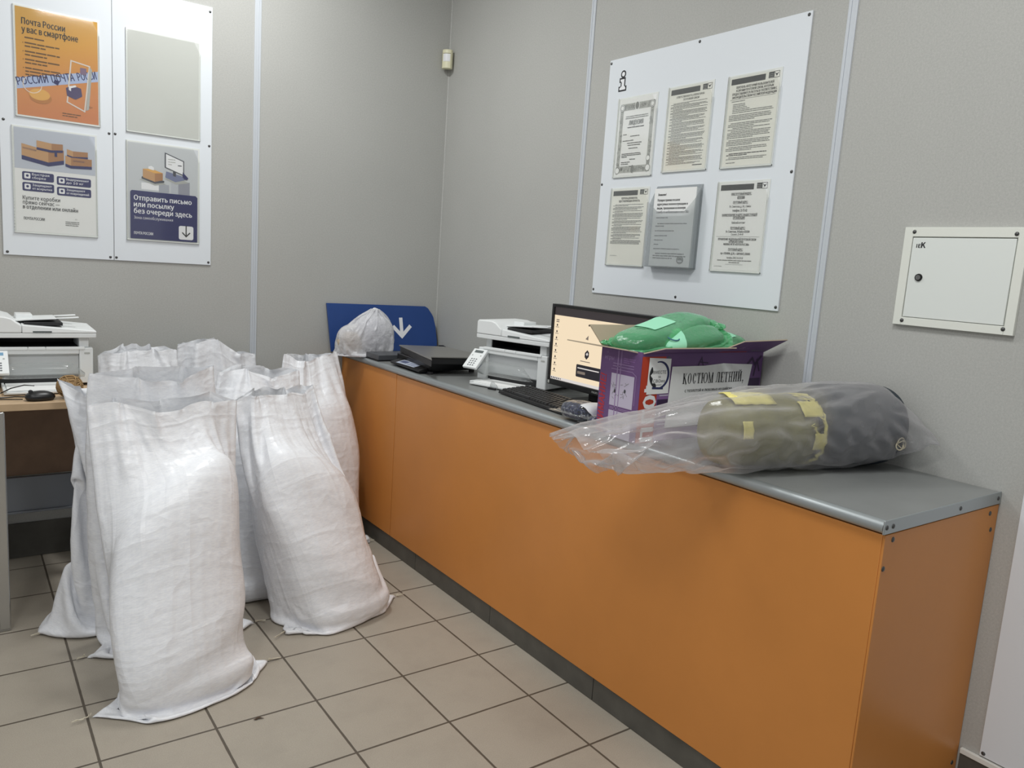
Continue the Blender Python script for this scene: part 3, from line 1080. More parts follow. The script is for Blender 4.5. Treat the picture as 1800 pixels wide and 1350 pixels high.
def cloth_tube(P, dx, dy, pins, colliders, steps=160, iters=5, grav=(0, 0, -1.2), seam0=True, seam1=False, seed=1,
               noise=0.004, rest_noise=0.02, bend=0.25, damp=0.96, sep=None, dt=0.02, fric=0.8, row_slack=None):
    """P: (m,k,3) start positions of a tube (k columns around); dx/dy: rest lengths around/along; pins: {(i,j): xyz}"""
    m, k, _ = P.shape
    rng = np.random.default_rng(seed)
    idx = np.arange(m * k).reshape(m, k)
    jr = np.roll(idx, -1, axis=1)
    jr2 = np.roll(idx, -2, axis=1)
    dg = math.hypot(dx, dy)
    groups = []

    def smooth_noise(shape):
        n = rng.standard_normal(shape)
        for _ in range(3):
            n = (n + np.roll(n, 1, 0) + np.roll(n, -1, 0) + np.roll(n, 1, 1) + np.roll(n, -1, 1)) / 5
        return n / (n.std() + 1e-9)
    rn = 1 + rest_noise * smooth_noise((m, k)).ravel()

    if row_slack is not None:
        rn = rn * np.repeat(np.array([row_slack(i / (m - 1)) for i in range(m)]), k)

    def G(a, b, r, s):
        a, b = a.ravel(), b.ravel()
        if len(a):
            groups.append((a, b, (r * (rn[a] + rn[b]) / 2)[:, None], s))
    for c in (0, 1):
        G(idx[:, c::2], jr[:, c::2], dx, 1.0)
        G(idx[c:m - 1:2], idx[c + 1:m:2], dy, 1.0)
    for c in (0, 1):
        G(idx[c:m - 1:2], jr[c + 1:m:2], dg, 0.25)
        G(jr[c:m - 1:2], idx[c + 1:m:2], dg, 0.25)
    if bend:
        cols = [np.array([j for j in range(k) if (j // 2) % 2 == c]) for c in (0, 1)]
        for c in (0, 1):
            G(idx[:, cols[c]], jr2[:, cols[c]], 2 * dx, bend)
            rows = np.array([i for i in range(m - 2) if (i // 2) % 2 == c])
            if len(rows):
                G(idx[rows], idx[rows + 2], 2 * dy, bend)
    X = P.reshape(-1, 3).astype(float).copy()
    X += noise * rng.standard_normal(X.shape)
    W = np.ones(m * k)
    pin_i = np.array([idx[i, j % k] for (i, j) in pins], int)
    pin_x = np.array([pins[q] for q in pins], float).reshape(-1, 3)
    W[pin_i] = 0
    X[pin_i] = pin_x
    gw = []
    for a, b, r, s in groups:
        wa, wb = W[a], W[b]
        t = np.maximum(wa + wb, 1e-9)
        gw.append(((wa / t * s)[:, None], (wb / t * s)[:, None]))
    jj = np.arange(k)
    opp = (k - jj) % k
    seams = ([0] if seam0 else []) + ([m - 1] if seam1 else [])
    Xp = X.copy()
    g = np.array(grav) * dt * dt
    half = k // 2
    fr = idx[:, 1:half].ravel()
    bk = idx[:, opp[1:half]].ravel()
    for st in range(steps):
        Vv = (X - Xp) * damp
        vl = np.linalg.norm(Vv, axis=1, keepdims=True)
        Vv *= np.minimum(1, 0.012 / (vl + 1e-9))
        Xp = X.copy()
        X = X + Vv + g * (W > 0)[:, None]
        for it in range(iters):
            for (a, b, r, s), (wa, wb) in zip(groups, gw):
                d = X[b] - X[a]
                l = np.sqrt((d * d).sum(1))[:, None] + 1e-9
                cor = d * ((l - r) / l)
                X[a] += cor * wa
                X[b] -= cor * wb
            for i in seams:
                row = X[idx[i]]
                X[idx[i]] = (row + row[opp]) / 2
            if sep is not None:
                d = ((X[fr] - X[bk]) @ sep)
                bad = np.minimum(d - 0.004, 0)[:, None] * sep[None, :] * 0.5
                X[fr] -= bad
                X[bk] += bad
            X[pin_i] = pin_x
        X0 = X
        for cfun in colliders:
            X = cfun(X)
        if fric:
            hit = np.abs(X - X0).sum(1) > 1e-6
            Xp[hit] += (X[hit] - Xp[hit]) * fric
        X[pin_i] = pin_x
    return X.reshape(m, k, 3)


def tube_mesh(name, X, mats, parent=None, sub=1, origin=(0, 0, 0), close_ends=(False, False), uv=(1.0, 1.0)):
    m, k, _ = X.shape
    o3 = np.array(origin)
    vs = (X.reshape(-1, 3) - o3).tolist()
    fs, uvs = [], []
    for i in range(m - 1):
        for j in range(k):
            j2 = (j + 1) % k
            fs.append((i * k + j, i * k + j2, (i + 1) * k + j2, (i + 1) * k + j))
            uvs += [(j / k * uv[0], i / m * uv[1]), ((j + 1) / k * uv[0], i / m * uv[1]), ((j + 1) / k * uv[0], (i + 1) / m * uv[1]), (j / k * uv[0], (i + 1) / m * uv[1])]
    mb = MB()
    mb.v, mb.f, mb.m = vs, fs, [0] * len(fs)
    o = mb.build(name, mats, parent, angle=180, sub=sub)
    ul = o.data.uv_layers.new(name='UVMap')
    ul.data.foreach_set('uv', [c for p in uvs for c in p])
    return o


def floor_at(z):
    def f(X):
        X = X.copy()
        X[:, 2] = np.maximum(X[:, 2], z)
        return X
    return f


def plane_col(p, n):
    """keep cloth on the +n side of the plane through p"""
    p, n = np.array(p, float), vnorm(np.array(n, float))

    def f(X):
        d = np.minimum((X - p) @ n, 0)
        return X - d[:, None] * n
    return f


# ------------------------------------------------------------------ woven sacks

def sack_material():
    m = mat('woven_white_plastic', C(232, 233, 236), 0.36, spec=0.45)
    t = NT(m)
    uv = t.n('ShaderNodeUVMap').outputs[0]
    mp = t.n('ShaderNodeMapping')
    mp.inputs['Scale'].default_value = (70, 330, 1)
    t.l(uv, mp.inputs[0])
    weave = t.noise(mp.outputs[0], 1.0, 2, 0.6)
    mp2 = t.n('ShaderNodeMapping')
    mp2.inputs['Scale'].default_value = (9, 55, 1)
    t.l(uv, mp2.inputs[0])
    crinkle = t.noise(mp2.outputs[0], 1.0, 4, 0.6)
    mp3 = t.n('ShaderNodeMapping')
    mp3.inputs['Scale'].default_value = (60, 6, 1)
    t.l(uv, mp3.inputs[0])
    streak = t.noise(mp3.outputs[0], 1.0, 2, 0.5)
    mp4 = t.n('ShaderNodeMapping')
    mp4.inputs['Scale'].default_value = (5.5, 7, 1)
    mp4.inputs['Rotation'].default_value = (0, 0, 0.6)
    t.l(uv, mp4.inputs[0])
    oi = t.n('ShaderNodeObjectInfo').outputs['Random']
    cx = t.n('ShaderNodeCombineXYZ')
    t.l(t.math('MULTIPLY', oi, 50), cx.inputs[0])
    t.l(cx.outputs[0], mp4.inputs['Location'])
    fold = t.math('ABSOLUTE', t.math('SUBTRACT', t.noise(mp4.outputs[0], 1.0, 3, 0.55), 0.5))
    fold = t.math('MULTIPLY', t.math('SUBTRACT', 1.0, t.math('MINIMUM', t.math('MULTIPLY', fold, 9.0), 1.0)), 0.9)
    mp5 = t.n('ShaderNodeMapping')
    mp5.inputs['Scale'].default_value = (11, 1.1, 1)
    mp5.inputs['Rotation'].default_value = (0, 0, 0.06)
    t.l(uv, mp5.inputs[0])
    t.l(cx.outputs[0], mp5.inputs['Location'])
    vf = t.math('ABSOLUTE', t.math('SUBTRACT', t.noise(mp5.outputs[0], 1.0, 2, 0.5), 0.5))
    vf = t.math('MULTIPLY', t.math('SUBTRACT', 1.0, t.math('MINIMUM', t.math('MULTIPLY', vf, 11.0), 1.0)), 0.9)
    mp6 = t.n('ShaderNodeMapping')
    mp6.inputs['Scale'].default_value = (1.6, 9, 1)
    t.l(uv, mp6.inputs[0])
    t.l(cx.outputs[0], mp6.inputs['Location'])
    hf_ = t.math('ABSOLUTE', t.math('SUBTRACT', t.noise(mp6.outputs[0], 1.0, 2, 0.5), 0.5))
    fold = t.math('ADD', t.math('ADD', fold, vf), t.math('MULTIPLY', t.math('SUBTRACT', 1.0, t.math('MINIMUM', t.math('MULTIPLY', hf_, 16.0), 1.0)), 0.55))
    h = t.math('ADD', t.math('ADD', fold, t.math('MULTIPLY', weave, 0.09)), t.math('MULTIPLY_ADD', crinkle, 0.42, t.math('MULTIPLY', streak, 0.30)))
    t.bump(h, 0.42, 0.0045)
    t.l(t.ramp(weave, [(0.25, C(230, 232, 238)), (0.7, C(246, 247, 249))]), t.b.inputs['Base Color'])
    t.b.inputs['Subsurface Weight'].default_value = 0.0
    return m


sack_m = sack_material()
thread_m = mat('sack_thread', C(206, 198, 178), 0.8)


def sack(label, BL, BR, TL, TR, rim=(), L=0.93, n=40, m=66, a=0.225, b=0.09, hf=0.70, shear=0.0, seed=1, steps=150,
         pins2=(), lump=0.05, off=0.05, planes=(), rest=0.05, p=2.1, cshift=0.0, slack=0.07):
    """rim: (s, 'f'|'b', xyz) points the open mouth passes through; pins2: (t, s, side, xyz) further held points"""
    BL, BR, TL, TR = (np.array(q, float) for q in (BL, BR, TL, TR))
    Bc, Tc = (BL + BR) / 2, (TL + TR) / 2
    u = vnorm(BR - BL)
    v = Tc - Bc
    lean_u = (v @ u) / np.linalg.norm(v)
    v = vnorm(v)
    w = vnorm(np.cross(u, v))
    if w[1] > 0:
        w = -w
    v0 = vnorm(v - u * (v @ u))
    fc = Bc + v * (hf / 2 + 0.012) + w * off + u * cshift
    fc[2] = max(fc[2], 0.5 * hf * v0[2] + b * abs(w[2]) * 0.75)
    fu = np.cross(v, w)
    if fu @ u < 0:
        fu = -fu
    fil = Filler(fc, fu, v, w, a, b, hf / 2, p, 5.5, shear, lump, seed)
    k = 2 * n
    P = np.zeros((m, k, 3))
    for i in range(m):
        t = i / (m - 1)
        l, r = BL * (1 - t) + TL * t, BR * (1 - t) + TR * t
        th = 0.03 + (b + 0.012) * math.sin(PI * min(1, t * 1.15)) ** 0.5 if 0 < t else 0
        th = th if t < 0.87 else 0.035
        for j in range(k):
            s = j / n if j <= n else (k - j) / n
            e = math.sin(PI * s) ** 0.6
            P[i, j] = l * (1 - s) + r * s + w * (th * e if j <= n else -th * e) + w * off * math.sin(PI * min(1, t)) * 0.8
    pins = {(0, 0): BL, (0, n): BR, (m - 1, 0): TL, (m - 1, n): TR}
    rj = random.Random(seed + 7)
    for side in 'fb':                                        # the mouth: a slightly wavy line through the given points
        kn = [(0.0, TL)] + [(q[0], np.array(q[2])) for q in rim if q[1] == side] + [(1.0, TR)]
        am = [rj.uniform(.002, .006) for _ in range(3)]
        fq = [rj.uniform(7, 34) for _ in range(3)]
        for j in range(1, n):
            s_ = j / n
            h = max(i for i in range(len(kn) - 1) if kn[i][0] <= s_)
            e = (s_ - kn[h][0]) / (kn[h + 1][0] - kn[h][0])
            e = e * e * (3 - 2 * e)
            if j % 2 == 0:
                q1 = sum(am[k_] * math.sin(fq[k_] * s_ + k_ + seed) for k_ in range(3))
                q2 = sum(am[k_] * math.sin(fq[k_] * 1.3 * s_ + 2 * k_ + seed) for k_ in range(3))
                pt = kn[h][1] * (1 - e) + kn[h + 1][1] * e + np.array([q1 * .4, q2 * 1.3, q1 * .8]) * min(1, 8 * s_, 8 * (1 - s_))
                pins[(m - 1, j if side == 'f' else (k - j) % k)] = pt
    for t_, s_, side, xyz in pins2:
        j = int(round(s_ * n))
        pins[(int(round(t_ * (m - 1))), j if side == 'f' else (k - j) % k)] = xyz
    bc = Bc + np.array([0, 0, 0.052]) + np.array([w[0], w[1], 0]) * (off * 0.75)
    base = Filler(bc, u, np.array([0, 0, 1.0]), vnorm(np.array([w[0], w[1], 0])), a * 1.0, b * 0.93, 0.055, p, 3.0, 0, 0.02, seed)

    def rl(side):
        kn = [TL] + [np.array(q[2]) for q in rim if q[1] == side] + [TR]
        return sum(np.linalg.norm(q1 - q0) for q0, q1 in zip(kn[:-1], kn[1:]))
    top_k = min(1.0, max(rl('f'), rl('b')) * 1.035 / 0.55)

    def slk(t):
        body = 1.0 + slack * math.sin(PI * min(1, max(0, (t - .03) / .9))) ** 0.7
        e = min(1, max(0, (t - 0.70) / 0.28))
        return body * (1 - e) + top_k * e
    cols = [lambda X: fil.push(X), lambda X: base.push(X), plane_col((0, -0.012, 0), (0, -1, 0))] + list(planes) + [floor_at(0.003)]
    X = cloth_tube(P, 0.55 / n, L / (m - 1), pins, cols, steps=steps, seed=seed, sep=w, rest_noise=rest, bend=0.10, iters=6, row_slack=slk)
    root = thing('woven_sack', label, 'sack', tuple(Bc), group='white woven sacks on the floor')
    tube_mesh('sack_body', X, sack_m, root, origin=Bc, uv=(1.1, 1.0))
    rng = random.Random(seed)
    for q, sgn in ((BL, -1), (BR, 1)):                       # loose stitching thread at each bottom corner
        mb = MB()
        p0 = Vector(tuple(q - Bc)) + Vector((0, 0, 0.004))
        d = Vector(tuple(u * sgn))
        pts = [p0]
        for s_ in range(1, 9):
            pts.append(pts[-1] + d * 0.005 + Vector((rng.uniform(-.004, .004), rng.uniform(-.006, .003), rng.uniform(-.001, .0015))))
        pts += [p0 + d * 0.004 + Vector((rng.uniform(-.006, .006), rng.uniform(-.006, .006), rng.uniform(0.001, .007))) for _ in range(6)]
        mb.tube(pts, 0.0014, 5)
        mb.build('seam_thread', thread_m, root)
    return root, fil, X


sack('big white sack in front with its open slanting top, nearest to the camera', (-1.902, -1.418, 0.004), (-1.364, -1.345, 0.004), (-1.862, -1.11, 0.863), (-1.390, -1.05, 0.846),
     rim=((.2, 'f', (-1.766, -1.13, 0.873)), (.42, 'f', (-1.680, -1.15, 0.836)), (.62, 'f', (-1.585, -1.12, 0.842)), (.82, 'f', (-1.480, -1.085, 0.855)),
          (.25, 'b', (-1.775, -1.06, 0.876)), (.55, 'b', (-1.640, -1.05, 0.856)), (.80, 'b', (-1.480, -1.045, 0.878))),
     L=0.95, n=56, m=94, a=0.200, b=0.094, hf=0.66, shear=0.62, seed=11, steps=190, off=0.06, cshift=-0.015)
sack('white sack leaning left against the others, nearest to the counter front', (-1.252, -1.182, 0.004), (-0.750, -1.080, 0.004), (-1.352, -0.88, 0.812), (-1.031, -0.83, 0.853),
     rim=((.3, 'f', (-1.270, -0.90, 0.832)), (.6, 'f', (-1.150, -0.87, 0.826)), (.85, 'f', (-1.065, -0.84, 0.823)), (.3, 'b', (-1.260, -0.82, 0.845)), (.65, 'b', (-1.130, -0.79, 0.835))),
     pins2=((.56, 1.0, 'f', (-0.942, -0.955, 0.472)), (.77, 1.0, 'f', (-0.978, -0.90, .665)), (.24, 1, 'f', (-.836, -1.04, .19))), L=0.93, n=52, m=86, a=0.180, b=0.092, hf=0.64, shear=-0.42, cshift=-0.025, seed=23, steps=180, off=0.055, rest=0.06, slack=0.08)
sack('white sack standing directly behind the nearest one, mostly hidden by it', (-1.868, -1.045, 0.004), (-1.315, -1.055, 0.004), (-1.832, -0.94, 0.938), (-1.438, -0.93, 0.955),
     rim=((.35, 'f', (-1.70, -0.985, 0.920)), (.7, 'f', (-1.56, -0.98, 0.905)), (.4, 'b', (-1.69, -0.91, 0.948)), (.75, 'b', (-1.54, -0.905, 0.945))),
     L=0.98, a=0.172, b=0.060, hf=0.62, shear=0.1, seed=35, off=0.005, cshift=0.03)
sack('white sack at the left beside the desk, its tip flopping over the desktop', (-1.957, -0.80, 0.004), (-1.52, -0.80, 0.004), (-1.908, -0.79, 0.900), (-1.44, -0.74, 0.85),
     rim=((.20, 'f', (-1.835, -0.81, 0.838)), (.6, 'f', (-1.64, -0.78, 0.850)), (.15, 'b', (-1.850, -0.78, 0.862)), (.5, 'b', (-1.68, -0.74, 0.868))),
     L=0.94, a=0.190, b=0.060, hf=0.68, shear=0.0, seed=47, off=0.012, cshift=0.08, pins2=((.90, 0, 'f', (-1.842, -.80, .800)), (.80, 0, 'f', (-1.842, -.80, .73)), (.60, 0, 'f', (-1.862, -.80, .566)), (.27, 0, 'f', (-1.897, -.80, .247))))
sack('white sack seen through the gap between the two front sacks', (-1.47, -0.80, 0.004), (-0.99, -0.80, 0.004), (-1.328, -0.57, 0.872), (-0.985, -0.55, 0.868),
     rim=((.35, 'f', (-1.215, -0.57, 0.880)), (.65, 'f', (-1.11, -0.59, 0.842)), (.35, 'b', (-1.215, -0.50, 0.89)), (.7, 'b', (-1.09, -0.50, 0.875))),
     L=0.94, a=0.205, b=0.085, hf=0.70, shear=0.1, seed=59, off=0.03)
sack('tall white sack at the right rear touching the orange cabinet', (-1.05, -0.50, 0.004), (-0.595, -0.46, 0.004), (-0.953, -0.27, 0.900), (-0.672, -0.22, 0.892),
     rim=((.3, 'f', (-0.870, -0.29, 0.862)), (.65, 'f', (-0.772, -0.27, 0.890)), (.85, 'f', (-0.700, -0.25, 0.902)), (.5, 'b', (-0.82, -0.20, 0.89))),
     L=0.96, a=0.190, b=0.09, hf=0.72, shear=0.25, seed=61, off=0.03, rest=0.06, slack=0.08)
sack('white sack at the left of the back row beside the printer', (-1.71, -0.36, 0.004), (-1.22, -0.36, 0.004), (-1.715, -0.24, 0.900), (-1.40, -0.20, 0.914),
     rim=((.35, 'f', (-1.606, -0.25, 0.915)), (.7, 'f', (-1.50, -0.24, 0.922)), (.3, 'b', (-1.612, -0.18, 0.937)), (.7, 'b', (-1.505, -0.17, 0.932))),
     L=0.96, a=0.205, b=0.07, hf=0.70, shear=0.0, seed=73, off=0.02)
sack('white sack at the middle of the back row with a pointed top', (-1.36, -0.12, 0.004), (-0.86, -0.12, 0.004), (-1.375, -0.10, 0.925), (-1.032, -0.10, 0.880),
     rim=((.25, 'f', (-1.30, -0.12, 0.935)), (.5, 'f', (-1.212, -0.12, 0.955)), (.75, 'f', (-1.112, -0.12, 0.885)), (.5, 'b', (-1.205, -0.06, 0.958)), (.75, 'b', (-1.115, -0.06, 0.884))),
     L=0.97, a=0.205, b=0.05, hf=0.72, shear=0.0, seed=87, off=0.0)
# ------------------------------------------------------------------ loose shapes


def blob(mb, c, M, s, p=2.4, q=2.4, nu=28, nv=18, lump=0.0, seed=0, mi=0, freq=14):
    """superellipsoid; rows of M are the local axes, s the half sizes; lumpy by summed sines"""
    r = np.random.default_rng(seed)
    K = r.normal(0, freq, (5, 3))
    ph = r.uniform(0, 6.28, 5)
    c, M, s = np.array(c, float), np.array(M, float), np.array(s, float)

    def sp(x, e):
        return math.copysign(abs(x) ** (2 / e), x)
    vs = []
    for i in range(nv + 1):
        la = -PI / 2 + PI * i / nv
        for j in range(nu):
            lo = 2 * PI * j / nu
            d = np.array([sp(math.cos(la), q) * sp(math.cos(lo), p), sp(math.cos(la), q) * sp(math.sin(lo), p), sp(math.sin(la), q)]) * s
            if lump:
                d = d * (1 + lump * sum(math.sin(K[a] @ d + ph[a]) for a in range(5)) / 2.2)
            vs.append(c + d @ M)
    fs = []
    for i in range(nv):
        for j in range(nu):
            fs.append((i * nu + j, i * nu + (j + 1) % nu, (i + 1) * nu + (j + 1) % nu, (i + 1) * nu + j))
    return mb.add(vs, fs, mi)


def crossing(rz):
    c, s = math.cos(rz), math.sin(rz)
    return np.array([[c, s, 0], [-s, c, 0], [0, 0, 1.0]])


# ------------------------------------------------------------------ desk at the left
wood = mat('beech_laminate', C(196, 168, 134), 0.45, noise=(18, 0.06))
wood_d = mat('brown_laminate', C(112, 88, 68), 0.55, noise=(12, 0.12))
steel_g = mat('grey_painted_steel', C(112, 116, 122), 0.4, 0.4)
chrome = mat('chromed_tube', C(190, 190, 188), 0.2, 0.9)
DZ = 0.803
dk_ = thing('desk', 'desk with a light wood top at the left edge behind the sacks', 'desk', (-2.2, -0.37, 0))
mb = MB()
mb.box(-0.55, 0.47, -0.35, 0.345, DZ - 0.026, DZ)
mb.build('desktop', wood, dk_, bevel=0.002)
mb = MB()
mb.box(-0.52, 0.44, 0.07, 0.088, 0.44, DZ - 0.027)
mb.build('modesty_panel', wood_d, dk_, bevel=0.001)
mb = MB()
mb.box(-0.52, 0.44, 0.045, 0.068, 0.305, 0.438)
mb.box(-0.52, 0.44, 0.035, 0.090, 0.297, 0.305)
mb.build('cross_beam', steel_g, dk_, bevel=0.001)
for x, y in ((0.125, -0.335), (0.125, 0.29), (-0.52, -0.335), (-0.52, 0.29), (0.43, 0.29)):
    mb = MB()
    mb.box(x - 0.018, x + 0.018, y - 0.018, y + 0.018, 0.0, DZ - 0.027)
    mb.build('leg', chrome, dk_, bevel=0.004)

# ------------------------------------------------------------------ printers
pw = mat('printer_white', C(228, 231, 231), 0.42, spec=0.45)
pw2 = mat('printer_white_lid', C(234, 237, 237), 0.38, spec=0.45)
pgr = mat('printer_grey', C(196, 199, 200), 0.5)
pdk = mat('printer_cavity', C(28, 28, 30), 0.6)
lcd = mat('printer_display', C(92, 100, 100), 0.3)
lcd_b = mat('printer_display_lit', C(150, 200, 235), 0.3, emit=0.5)
clear_p = film('clear_plastic', (0.93, 0.94, 0.94, 1), C(205, 208, 208), 0.12, 1.4, trans=0.80)
key_d = mat('printer_keys', C(96, 100, 104), 0.5)


def printer(label, loc, rz, sc, lit, tray=0.15, panel_x=-0.016):
    t = thing('printer', label, 'printer', loc, rz)
    t.scale = (sc, sc, sc)
    W, D_ = 0.40, 0.27
    mb = MB()
    mb.box(0, W, 0.022, D_, 0.012, 0.165)
    mb.box(0, 0.052, 0, 0.022, 0.012, 0.165)
    mb.box(0.348, W, 0, 0.022, 0.012, 0.165)
    mb.box(0.052, 0.348, 0, 0.022, 0.138, 0.165)
    mb.box(0.02, 0.052, 0.03, D_ - .01, 0.165, 0.208)
    mb.box(0.348, 0.386, 0.012, D_ - .01, 0.165, 0.208)
    mb.box(0.052, 0.348, 0.20, D_ - .01, 0.165, 0.208)
    mb.build('body', pw, t, bevel=0.004, seg=3)
    mb = MB()
    mb.box(0.056, 0.344, 0.014, 0.0225, 0.012, 0.046)
    mb.box(0.053, 0.347, 0.04, 0.199, 0.1655, 0.168)
    mb.box(0.0525, 0.056, 0.035, 0.199, 0.168, 0.207)
    mb.box(0.056, 0.3475, 0.195, 0.1995, 0.168, 0.207)
    mb.build('cavity', pdk, t, smooth=False)
    mb = MB()
    mb.box(0.054, 0.346, 0.018, 0.0221, 0.050, 0.137)
    mb.build('front_recess', pgr, t, smooth=False)
    for x0, x1 in ((0.03, 0.158), (0.1605, 0.222), (0.2245, 0.368)):
        mb = MB()
        mb.box(x0, x1, -0.0035, 0.012, 0.157, 0.1695)
        mb.build('front_strip', pw2, t, bevel=0.002)
    mb = MB()
    mb.box(-0.010, 0.412, -0.010, D_ + .01, 0.2085, 0.2285)
    mb.build('scanner_unit', pw, t, bevel=0.003)
    mb = MB()
    mb.hexa([(0.140, -0.011, 0.2295), (0.413, -0.011, 0.2295), (0.413, D_ + .01, 0.2295), (0.140, D_ + .01, 0.2295),
             (0.140, -0.009, 0.262), (0.413, -0.009, 0.239), (0.413, D_ + .01, 0.244), (0.140, D_ + .01, 0.270)])
    lid = mb.build('scanner_lid', pw2, t, bevel=0.003)
    mb = MB()
    mb.box(0.178, 0.246, -0.0122, -0.0104, 0.2310, 0.2375)
    mb.build('lid_grip', lcd, lid, smooth=False)
    mb = MB()
    pr_ = [(-0.010, 0.2295), (0.139, 0.2295), (0.139, 0.262), (0.122, 0.272), (0.104, 0.288), (0.078, 0.2955), (0.0, 0.2955), (-0.010, 0.288)]
    mb.prism(pr_, -0.011, D_ + .01, axis='y')
    mb.build('document_feeder', pw2, t, bevel=0.005, seg=3)
    mb = MB()
    mb.hexa([(0.115, 0.05, 0.272), (0.27, 0.05, 0.281), (0.27, 0.21, 0.281), (0.115, 0.21, 0.272),
             (0.115, 0.05, 0.279), (0.27, 0.05, 0.287), (0.27, 0.21, 0.287), (0.115, 0.21, 0.279)])
    for y0, y1 in ((0.055, 0.075), (0.170, 0.195)):
        mb.hexa([(0.27, y0, 0.281), (0.355, y0, 0.288), (0.355, y1, 0.288), (0.27, y1, 0.281),
                 (0.27, y0, 0.287), (0.355, y0, 0.293), (0.355, y1, 0.293), (0.27, y1, 0.287)])
    mb.box(0.125, 0.185, 0.10, 0.20, 0.279, 0.297)
    mb.build('feeder_tray', pw2, t, bevel=0.002)
    mb = MB()
    mb.box(0.150, 0.29, 0.02, 0.24, 0.258, 0.2695)
    mb.build('feeder_gap_shade', pdk, t, smooth=False)  # near-black block painted in as the shade below the feeder tray
    # tilted control panel on the left of the front
    cp = thing('control_panel', None, None)
    cp.parent = t
    mb = MB()
    mb.box(0, 0.082, 0, 0.118, -0.007, 0.007)
    o = mb.build('control_panel', pw2, t, bevel=0.003)
    bpy.data.objects.remove(cp)
    o.location = (panel_x, -0.092, 0.070)
    o.rotation_euler = (math.radians(44), 0, 0)
    pr = Print([lcd])
    pr.rect(0.016, 0.092, 0.050, 0.016, lcd_b if lit else lcd, 1)
    for r_ in range(4):
        for c_ in range(3):
            pr.rrect(0.022 + c_ * 0.014, 0.012 + r_ * 0.0125, 0.0085, 0.0065, 0.002, key_d, 1, 2)
    for c_ in range(2):
        pr.ell(0.016 + c_ * 0.05, 0.075, 0.004, 0.004, ink_l, 1, 10)
    pr.build('keypad', o, 0.0072)
    # clear paper guide
    mb = MB()
    n_ = 14
    vs = []
    for i in range(n_ + 1):
        x = 0.045 + 0.315 * i / n_
        e = min(1.0, min(i, n_ - i) / 2.2)
        vs += [(x, -0.045 - 0.02 * e, 0.046), (x, -0.070 - 0.01 * e, 0.060 + 0.05 * e * 0.4), (x, -0.062, 0.066 + 0.045 * e)]
    fs = []
    for i in range(n_):
        for q in range(2):
            fs.append((i * 3 + q, (i + 1) * 3 + q, (i + 1) * 3 + q + 1, i * 3 + q + 1))
    mb.add(vs, fs)
    g = mb.build('paper_guide', clear_p, t, angle=180)
    sd = g.modifiers.new('solidify', 'SOLIDIFY')
    sd.thickness = 0.002
    mb = MB()
    mb.box(0.062, 0.315, -tray, 0.012, 0.004, 0.013)
    mb.box(0.062, 0.072, -tray, 0.012, 0.013, 0.020)
    mb.box(0.305, 0.315, -tray, 0.012, 0.013, 0.020)
    mb.build('paper_tray', pw, t, bevel=0.002)
    mb = MB()
    mb.box(0.076, 0.301, -tray + 0.012, 0.010, 0.0135, 0.0175)
    mb.build('paper_stack', paper, t, smooth=False)
    for x in (0.03, 0.37):
        for y in (0.04, 0.23):
            mb = MB()
            mb.cyl((x, y, 0.0), 0.012, 0.0118, n=12)
            mb.build('foot', pdk, t)
    pr = Print([ink_l])
    pr.rrect(0, 0, 0.022, 0.007, 0.002, ink_l, 1, 2)
    o = pr.build('badge', t, 0)
    o.rotation_euler = (PI / 2, 0, 0)
    o.location = (0.366, -0.0006, 0.138)
    return t


printer('white multifunction printer on the wooden desk at the left edge', (-2.106, -0.400, DZ + 0.0005), 0.0, 0.89, True, 0.19, 0.006)
printer('white multifunction printer on the grey counter beside the monitor', (-0.384, -1.028, HC + 0.0005), -math.radians(72.5), 0.88, False, 0.13)

# mouse, ball of twine and cables on the desk
black_p = mat('black_plastic', C(24, 24, 26), 0.35, spec=0.5)
black_s = mat('black_satin', C(16, 16, 18), 0.4, spec=0.5)
ms = thing('computer_mouse', 'black computer mouse on the desk beside the twine ball', 'mouse', (-1.950, -0.672, DZ + 0.0005), rz=0.15)
mb = MB()
blob(mb, (0, 0, 0.012), np.eye(3), (0.046, 0.029, 0.021), 2.6, 2.0, 30, 16)
mb.v = [(x, y, max(z, 0.0)) for x, y, z in mb.v]
mb.build('shell', black_p, ms, angle=180)
mb = MB()
mb.cyl((-0.028, -0.004, 0.030), 0.007, 0.008, 'y', 16)
mb.build('scroll_wheel', mat('dark_rubber', C(50, 50, 52), 0.6), ms)
mb = MB()
mb.tube([(-0.053, 0, 0.006), (-0.08, 0.03, 0.003), (-0.12, 0.045, 0.003), (-0.16, 0.02, 0.003)], 0.002, 6)
mb.build('cable', black_p, ms)

jute = mat('jute_twine', C(158, 128, 88), 0.85, noise=(60, 0.2), bump=(220, 0.4, 0.002))
tw = thing('twine_ball', 'wound ball of brown jute twine on the desk', 'twine', (-1.858, -0.655, DZ + 0.042))
mb = MB()
rg = random.Random(4)
blob(mb, (0, 0, 0), np.eye(3), (0.040, 0.040, 0.036), 2, 2, 24, 14)
for q in range(34):
    ax = Vector((rg.gauss(0, .5), rg.gauss(0, .5), rg.gauss(0, 1))).normalized()
    a_ = ax.orthogonal().normalized()
    b_ = ax.cross(a_)
    o_ = rg.uniform(-.022, .022)
    r_ = math.sqrt(0.0415 ** 2 - o_ ** 2)
    mb.tube([ax * o_ + (a_ * math.cos(2 * PI * i / 22) + b_ * math.sin(2 * PI * i / 22)) * r_ for i in range(22)], 0.0019, 5, closed=True)
mb.v = [(x, y, max(z * .97, -0.0415)) for x, y, z in mb.v]
tag(mb.build('twine', jute, tw, angle=180))
cb_ = MB()
cb_.tube([(-2.12, -0.60, DZ + .004), (-2.06, -0.575, DZ + .012), (-2.03, -0.585, DZ + .030), (-1.99, -0.585, DZ + .040), (-1.96, -0.58, DZ + .036)], 0.0022, 6)
